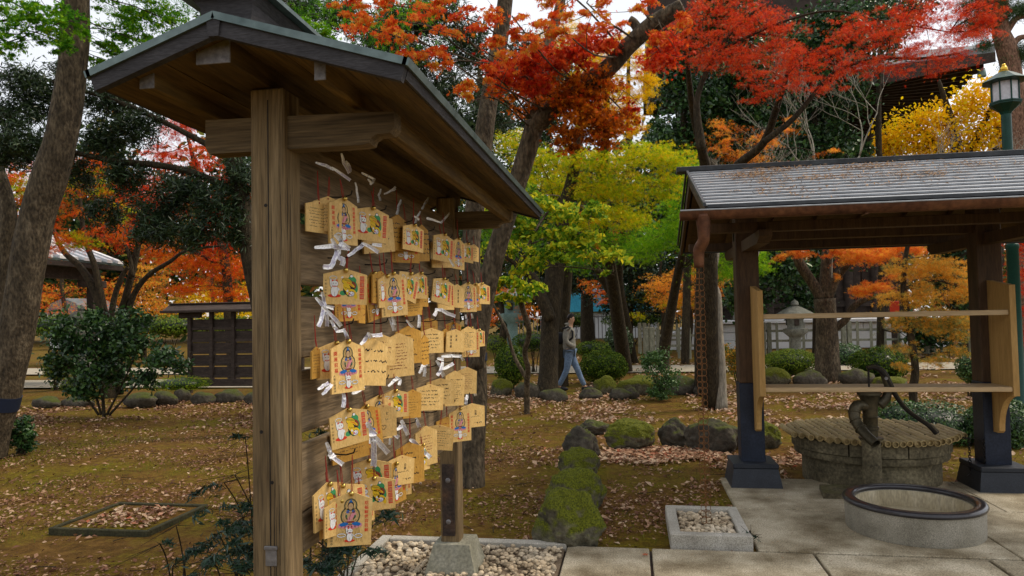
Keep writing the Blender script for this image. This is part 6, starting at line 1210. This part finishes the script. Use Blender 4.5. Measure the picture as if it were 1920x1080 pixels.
for k, (px, Y, cls, n, m, tn, lab) in enumerate(((120, 27, [(100,560,50,35),(150,590,60,30),(190,540,50,30),(60,590,40,40),(20,560,40,60)], 3600, 'orange', (.6,.9), 'low salmon maple far left beyond the pavilion post'), (270, 28, [(260,550,50,35),(310,580,50,30),(240,600,60,30),(290,510,40,30)], 3600, 'orange', (.8,.6), 'orange maple far behind the glossy shrub'),
    (400, 30, [(380,560,60,30),(430,590,50,25),(360,600,60,25),(460,560,40,40)], 3600, 'yellow', (.85,.6), 'golden maple far behind the notice board'), (1290, 27, [(1240,530,50,16),(1290,510,50,16),(1260,560,50,18),(1300,585,40,14),(1320,540,40,16),(1370,535,40,25)], 3400, 'pink', (.8,.7), 'tiered orange maple beyond the rain chain'),
    (1150, 24, [(1140,440,40,18),(1120,470,30,16),(1100,410,30,16),(1110,540,22,20),(1130,560,12,15)], 1500, 'orange', (.55,.5), 'small orange maple behind the person'), (940, 22, [(925,590,18,22),(950,560,14,10),(990,585,20,20),(950,545,30,14)], 900, 'orange', (.6,.4), 'vivid orange sprig by the bronze lantern'),
    (1240, 29, [(1190,560,40,8),(1260,570,40,10),(1180,590,30,8)], 900, 'ygreen', (.75,.5), 'low yellow-green maple before the iron railing'))):
    cl = [CL(a, b, Y+random.uniform(-1, 1), c, d) for a, b, c, d in cls]; Pt = path_px([(px, 650), (px+5, 600), (px-4, 540), (px, 490)], Y)
    tree('small_maple', lab, (Pt[0].x, Y), [(Pt, [.12, .1, .08, .04])], M_barkdark, [(m, cl, n, .12 if Y > 25 else .09, 'star5', dict(tint=tn, spr=.5, flatness=.08))], 'small maples in the distance', tw=[(cl, 2, .02)])
# ---- clipped bushes
def bush(px, py, Y, rx, ry, lab, n=3500, m='bush', size=.045, tint=(.5,.9), kind='oval', stem=True, grp='clipped round bushes', mode='shell', extra=()):
    c = at(px, py, Y); t = thing('bush', lab, 'bush', (c.x, Y, 0), grp); cl = [CL(px, py, Y, rx, ry, rx/ppm(c)*.8)]+[CL(*q) for q in extra]
    foliage('foliage', t, Lm[m], cl, n, size, kind, mode, tint, spr=.2)
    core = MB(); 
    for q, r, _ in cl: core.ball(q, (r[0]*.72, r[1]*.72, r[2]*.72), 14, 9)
    if mode == 'shell': core.build('dark_core', Lm['dark'], t, smooth=True)  # solid dark ball filling the inside of the leaf shell
    b = MB()
    for i in range(5): e = Vector(cl[0][0])+Vector((random.uniform(-.6, .6)*cl[0][1][0], random.uniform(-.5, .5)*cl[0][1][1], 0)); b.tube([(c.x+.03*i-.06, Y, 0), (c.x*.5+e.x*.5, Y, e.z*.5), e], [.016, .012, .006], 5)
    b.build('stem', M_barkdark, t); return t
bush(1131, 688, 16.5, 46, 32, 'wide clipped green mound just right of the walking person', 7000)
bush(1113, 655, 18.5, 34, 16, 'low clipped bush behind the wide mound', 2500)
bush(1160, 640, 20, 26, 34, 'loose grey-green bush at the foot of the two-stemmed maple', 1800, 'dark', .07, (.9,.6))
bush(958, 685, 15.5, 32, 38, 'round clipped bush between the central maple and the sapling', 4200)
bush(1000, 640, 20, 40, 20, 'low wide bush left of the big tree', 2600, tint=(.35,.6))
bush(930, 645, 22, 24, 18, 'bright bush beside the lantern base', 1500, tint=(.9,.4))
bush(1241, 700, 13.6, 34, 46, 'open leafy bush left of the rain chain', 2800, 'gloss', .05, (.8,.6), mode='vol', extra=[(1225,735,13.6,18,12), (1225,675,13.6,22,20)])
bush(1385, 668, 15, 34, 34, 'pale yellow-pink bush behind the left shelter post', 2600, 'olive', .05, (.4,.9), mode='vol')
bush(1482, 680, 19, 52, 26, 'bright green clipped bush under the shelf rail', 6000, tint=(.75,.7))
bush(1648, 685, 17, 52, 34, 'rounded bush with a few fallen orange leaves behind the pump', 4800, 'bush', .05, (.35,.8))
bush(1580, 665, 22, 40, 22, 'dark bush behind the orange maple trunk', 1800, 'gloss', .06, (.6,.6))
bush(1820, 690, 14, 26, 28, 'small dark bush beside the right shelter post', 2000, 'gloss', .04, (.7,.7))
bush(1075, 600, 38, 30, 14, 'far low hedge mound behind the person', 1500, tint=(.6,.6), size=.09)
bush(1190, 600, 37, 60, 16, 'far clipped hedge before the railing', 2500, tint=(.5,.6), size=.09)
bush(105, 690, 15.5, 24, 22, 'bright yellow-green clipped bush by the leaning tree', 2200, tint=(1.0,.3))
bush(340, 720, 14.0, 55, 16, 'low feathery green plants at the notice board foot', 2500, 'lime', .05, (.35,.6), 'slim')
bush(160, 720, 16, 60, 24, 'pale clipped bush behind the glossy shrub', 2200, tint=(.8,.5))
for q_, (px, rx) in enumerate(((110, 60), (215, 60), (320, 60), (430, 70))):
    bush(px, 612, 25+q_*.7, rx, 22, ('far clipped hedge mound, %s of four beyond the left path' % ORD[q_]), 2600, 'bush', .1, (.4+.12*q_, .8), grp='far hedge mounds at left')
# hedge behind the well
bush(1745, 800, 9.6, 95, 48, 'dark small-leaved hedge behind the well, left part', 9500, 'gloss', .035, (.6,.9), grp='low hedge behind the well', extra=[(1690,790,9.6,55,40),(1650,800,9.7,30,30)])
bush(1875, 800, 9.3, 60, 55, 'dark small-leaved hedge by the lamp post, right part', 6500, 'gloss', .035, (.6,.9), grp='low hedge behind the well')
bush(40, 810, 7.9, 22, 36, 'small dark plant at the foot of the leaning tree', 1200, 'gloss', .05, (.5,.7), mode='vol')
# ---- glossy shrub (camellia)
Y = 11.2; cl = [CL(180,650,Y,50,30), CL(120,640,Y,40,28), CL(245,645,Y,48,30), CL(305,672,Y,34,26), CL(200,700,Y,55,30), CL(165,605,Y,40,20), CL(245,600,Y,36,18), CL(335,690,Y,20,18,wt=.6), CL(110,685,Y,32,26), CL(275,715,Y,28,16,wt=.7), CL(170,735,Y,34,18,wt=.8), CL(215,620,Y,40,20), CL(100,600,Y,25,15,wt=.5)]
bs = gz(195, 776); Ls = [(path_px([(195, 778), (192, 740), (185, 700), (175, 650)], Y), [.03, .025, .02, .01])]+[(path_px([(195+i*5, 778), (200+i*22, 735), (205+i*38, 690), (210+i*46, 660)], Y), [.022, .018, .012, .008]) for i in (-2, -1, 1, 2)]
tree('glossy_shrub', 'big loose shrub with glossy dark leaves left of the notice board', (bs.x, Y), Ls, M_barkdark, [('gloss', cl, 4600, .085, 'oval', dict(mode='vol', tint=(.45,.95), spr=.3))], None, 'shrub', tw=[(cl, 4, .008)], cname='foliage')
# ---- leafy plants at the foot of the rack
def nandina(name, lab, base, cls, n, size=.05, k=7, hgt_=.5):
    t = thing(name, lab, 'plant', base, 'dark leafy plants around the rack foot'); cl = [CL(*q) for q in cls]; b = MB()
    for c, r, _ in cl: 
        s = Vector(base)+Vector((random.uniform(-.06, .06), random.uniform(-.06, .06), 0)); sp = smooth_path([s, (s+Vector(c))/2+Vector((0, 0, .05)), Vector(c)], 4); b.tube(sp, lerp_list([.006, .003], len(sp)), 5)
        for j in range(5): e = Vector(c)+Vector(rng.normal(size=3)*np.array(r)*.8); b.tube([Vector(c), e], [.002, .001], 4)
    b.build('stem', M_barkdark, t); foliage('foliage', t, Lm['nandina'], cl, n, size, 'slim' if size < .07 else 'oval', 'spray', (.5,.9), spr=.16); return t
nandina('nandina_plant', 'blue-green feathery plant pressed against the left of the rack post', gz(455, 1150), [(440,1010,3.3,40,30),(400,1050,3.2,40,28),(455,970,3.3,25,22),(450,1075,3.1,50,25),(470,1030,3.2,30,40),(410,1000,3.3,20,15)], 1500, .05)
nandina('nandina_plant', 'thin upright sprig in front of the sunken frame', gz(330, 1110), [(330,985,3.7,14,12),(300,1020,3.6,22,8),(350,1040,3.6,20,10),(325,1060,3.5,18,12)], 110, .06)
nandina('nandina_plant', 'sparse blue-green sprays left of the rack post at mid height', gz(470, 1010), [(440,890,4,25,10),(460,820,4.2,12,16),(420,905,4,30,6),(465,935,4,10,10)], 160, .05)
nandina('nandina_plant', 'dark low plant under the hanging plaques', gz(640, 1100), [(620,1030,3.3,40,28),(600,1060,3.1,40,25),(660,1010,3.4,30,20),(650,1065,3.2,35,20),(700,985,3.6,16,14),(590,1010,3.2,20,20)], 800, .06)
nandina('nandina_plant', 'dead reddish weed sprig beside the pebble box corner', gz(1408, 1020), [(1408,1003,5.15,16,12)], 26, .05)
cl = [CL(606,818,3.0,26,10), CL(590,826,2.9,14,8)]
nandina('nandina_plant', 'glimpse of green leaves in the gap between the planks', gz(600, 1090), [(604,818,3.6,22,9),(585,822,3.5,14,8)], 90, .05)
# ---- tall dead-straight wood beyond everything
P_ = []; T_ = []
for i in range(190):
    x = rng.uniform(-75, 70); y = rng.uniform(46, 62)+abs(x)*.05; h = rng.uniform(9, 20) if x < 12 else rng.uniform(4, 9); m = int(330*h/9)
    d = rng.normal(size=(m, 3)); d /= np.linalg.norm(d, axis=1, keepdims=True); d *= rng.random((m, 1))**.35; P_.append(np.array([x, y, h*.52])+d*[rng.uniform(2.5, 4.5), 2.5, h*.5]); T_.append(np.full(m, rng.random())+rng.normal(size=m)*.25)
P_ = np.concatenate(P_); T_ = np.clip(np.concatenate(T_), 0, 1); Lm['wood'] = leafmat('far_wood_leaf', [(.012,.03,.012), (.03,.06,.02), (.05,.09,.025), (.12,.16,.03), (.35,.28,.04), (.4,.15,.04)], .3, pos=[0,.3,.55,.75,.9,1])
me = leaves_mesh('far_wood', Lm['wood'], P_, rng.normal(size=P_.shape)+[0, 0, .5], .45+.3*rng.random(len(P_)), 'oval', (0, 50, 0), T_); o = bpy.data.objects.new('far_wood', me); COL.objects.link(o); o.location = (0, 50, 0); tag(o, 'mass of mixed trees closing off the far side of the garden', 'wood', kind='stuff')
# ---- fallen leaves
def scatter(n, x0, x1, y0, y1, size, tint, lab, z=.006, mask=None, drift=False):
    x = rng.uniform(x0, x1, n); y = rng.uniform(y0, y1, n)
    if drift: x = (x0+x1)/2+rng.normal(size=n)*(x1-x0)*.3; y = 8.75-abs(rng.normal(size=n))*.62+.12*np.sin(x*5)
    keep = np.ones(n, bool)
    dens = np.array([noise.noise(Vector((a*.9, b*.9, 5)))+.5*noise.noise(Vector((a*2.5, b*2.5, 1))) for a, b in zip(x, y)])
    if lab == 'all': dens += 9
    keep &= (dens > rng.uniform(-.55, .35, n)*(1 if mask is None else mask))
    keep &= ~((x > .77) & (y < 7.26)) & ~((x > -.5) & (y < 5.06)) & ~((x > .2) & (x < .78) & (y > 5.07) & (y < 5.9)) & ~((x > -1.85) & (x < -.48) & (y < 5.09)) & ~(((x-2.2)**2+(y-7.42)**2) < .5)
    x, y = x[keep], y[keep]; zz = np.array([(-.03 if flatzone(a, b) else hgt(a, b)) for a, b in zip(x, y)])+z+.02*rng.random(len(x)); nn = rng.normal(size=(len(x), 3))*.35+[0, 0, 1]
    t = np.clip(tint[0]+tint[1]*(rng.random(len(x))-.5), 0, 1); return np.stack([x, y, zz], 1), nn, size*(.55+.8*rng.random(len(x))), t
S = [scatter(26000, -11, 5, 2.6, 13.5, .042, (.3,.65), ''), scatter(52000, -9, 1.5, 2.6, 9, .026, (.2,.6), '', .003, .5), scatter(3000, -.4, 2.9, 7.2, 9.0, .07, (.6,.8), '', .01, .5, True), scatter(1500, -.6, 1.2, 7.3, 8.6, .075, (.6,.8), '', .02, .3, True), scatter(17000, -3.5, 11, 10.5, 17, .08, (.6,.7), '', .01, .5), scatter(6000, -12, -2.4, 10, 13.5, .07, (.3,.8), '', .01, .6), scatter(5000, -5, 14, 17, 27, .12, (.6,.7), '', .01, .4),
     scatter(3600, -9, 1.2, 3, 10, .055, (.36,.8), '', .008, 1.0), scatter(340, -4.42, -3.76, 5.07, 5.68, .055, (.5,1), 'all', .03, .1), scatter(2400, -1.0, 2.6, 5.1, 8.9, .04, (.4,.8), '', .004, 1)]
Pp = np.concatenate([s[0] for s in S]); Np = np.concatenate([s[1] for s in S]); Sp = np.concatenate([s[2] for s in S]); Tp = np.concatenate([s[3] for s in S])
me = leaves_mesh('fallen_leaves', Lm['litter'], Pp, Np, Sp, 'curl', (0, 8, 0), Tp); o = bpy.data.objects.new('fallen_leaves', me); COL.objects.link(o); o.location = (0, 8, 0); tag(o, 'brown and pinkish fallen leaves strewn over the mossy ground', 'fallen leaves', kind='stuff')
n = 16000; x = rng.uniform(-8, 1.2, n); y = rng.uniform(2.8, 10, n); k = (np.array([noise.noise(Vector((a*.8, b*.8, 22))) for a, b in zip(x, y)]) > .05) & ~((x > -2.0) & (y < 5.2)) & ~((x > .2) & (y < 6) ) & ~((x > .77) & (y < 7.3)); x, y = x[k], y[k]
me = leaves_mesh('moss_tufts', Lm['bush'], np.stack([x, y, np.array([hgt(a, b) if not flatzone(a, b) else -.03 for a, b in zip(x, y)])+.012], 1), rng.normal(size=(len(x), 3)), .035+.03*rng.random(len(x)), 'needle', (0, 6, 0), np.clip(.5+.5*rng.normal(size=len(x)), 0, 1), np.tile([0, 0, 1.], (len(x), 1))); o = bpy.data.objects.new('moss_tufts', me); COL.objects.link(o); o.location = (0, 6, 0); tag(o, 'short moss and grass tufts in patches over the brown earth', 'moss', kind='stuff')
tw = MB(); rq = random.Random(3)
for _ in range(170):
    x, y = rq.uniform(-7, 1), rq.uniform(3, 9.5)
    if (x > -2 and y < 5.3) or (x > .1 and y < 7.4): continue
    a = rq.uniform(0, 6.3); l_ = rq.uniform(.06, .28); z = (-.03 if flatzone(x, y) else hgt(x, y))+.012; p = [Vector((x+math.cos(a)*l_*t+.02*rq.random(), y+math.sin(a)*l_*t+.02*rq.random(), z+.008*rq.random())) for t in (0, .5, 1)]; tw.tube(p, [.004, .003, .0015], 4)
o = tw.solo('twigs', M_barkdark, 'small dry twigs lying among the fallen leaves', 'twigs', (0, 6, 0)); o['kind'] = 'stuff'
# crumbs and leaves on the paving
n = 900; x = rng.uniform(-.4, 4, n); y = rng.uniform(3, 7.2, n); k = ((x > .8) | (y < 5.04)) & (((x-1.985)**2+(y-5.71)**2) > .3) & (np.array([noise.noise(Vector((a*1.4, b*2.2, 9))) for a, b in zip(x, y)]) > .02); x, y = x[k], y[k]
me = leaves_mesh('leaf_crumbs', M_dead, np.stack([x, y, np.full(len(x), .006)], 1), rng.normal(size=(len(x), 3))*.2+[0, 0, 1], .012+.02*rng.random(len(x)), 'slim', (1, 5, 0)); o = bpy.data.objects.new('leaf_crumbs', me); COL.objects.link(o); o.location = (1, 5, 0); tag(o, 'needles and leaf crumbs scattered on the paving slabs', 'leaf crumbs', kind='stuff')
for k_, (px, py, z_, tn, lab) in enumerate(((1210, 1040, 0, .95, 'single reddish fallen leaf on the front paving slab'), (1352, 795, .27, 1.0, 'bright red maple leaf lying on the dark rock'), (1528, 640, 0, 1, ''))[:2]):
    p = gz(px, py, z_+.01) if k_ == 0 else at(px, py, gz(1340, 845).y+.25); me = leaves_mesh('fallen_leaf', Lm['red'] if k_ else Lm['litter'], np.zeros((1, 3)), np.array([[0, -.2, 1.]]), np.array([.06]), 'star', (0, 0, 0), np.array([.6 if k_ else .99])); o = bpy.data.objects.new('fallen_leaf', me); COL.objects.link(o); o.location = p; tag(o, lab, 'leaf')
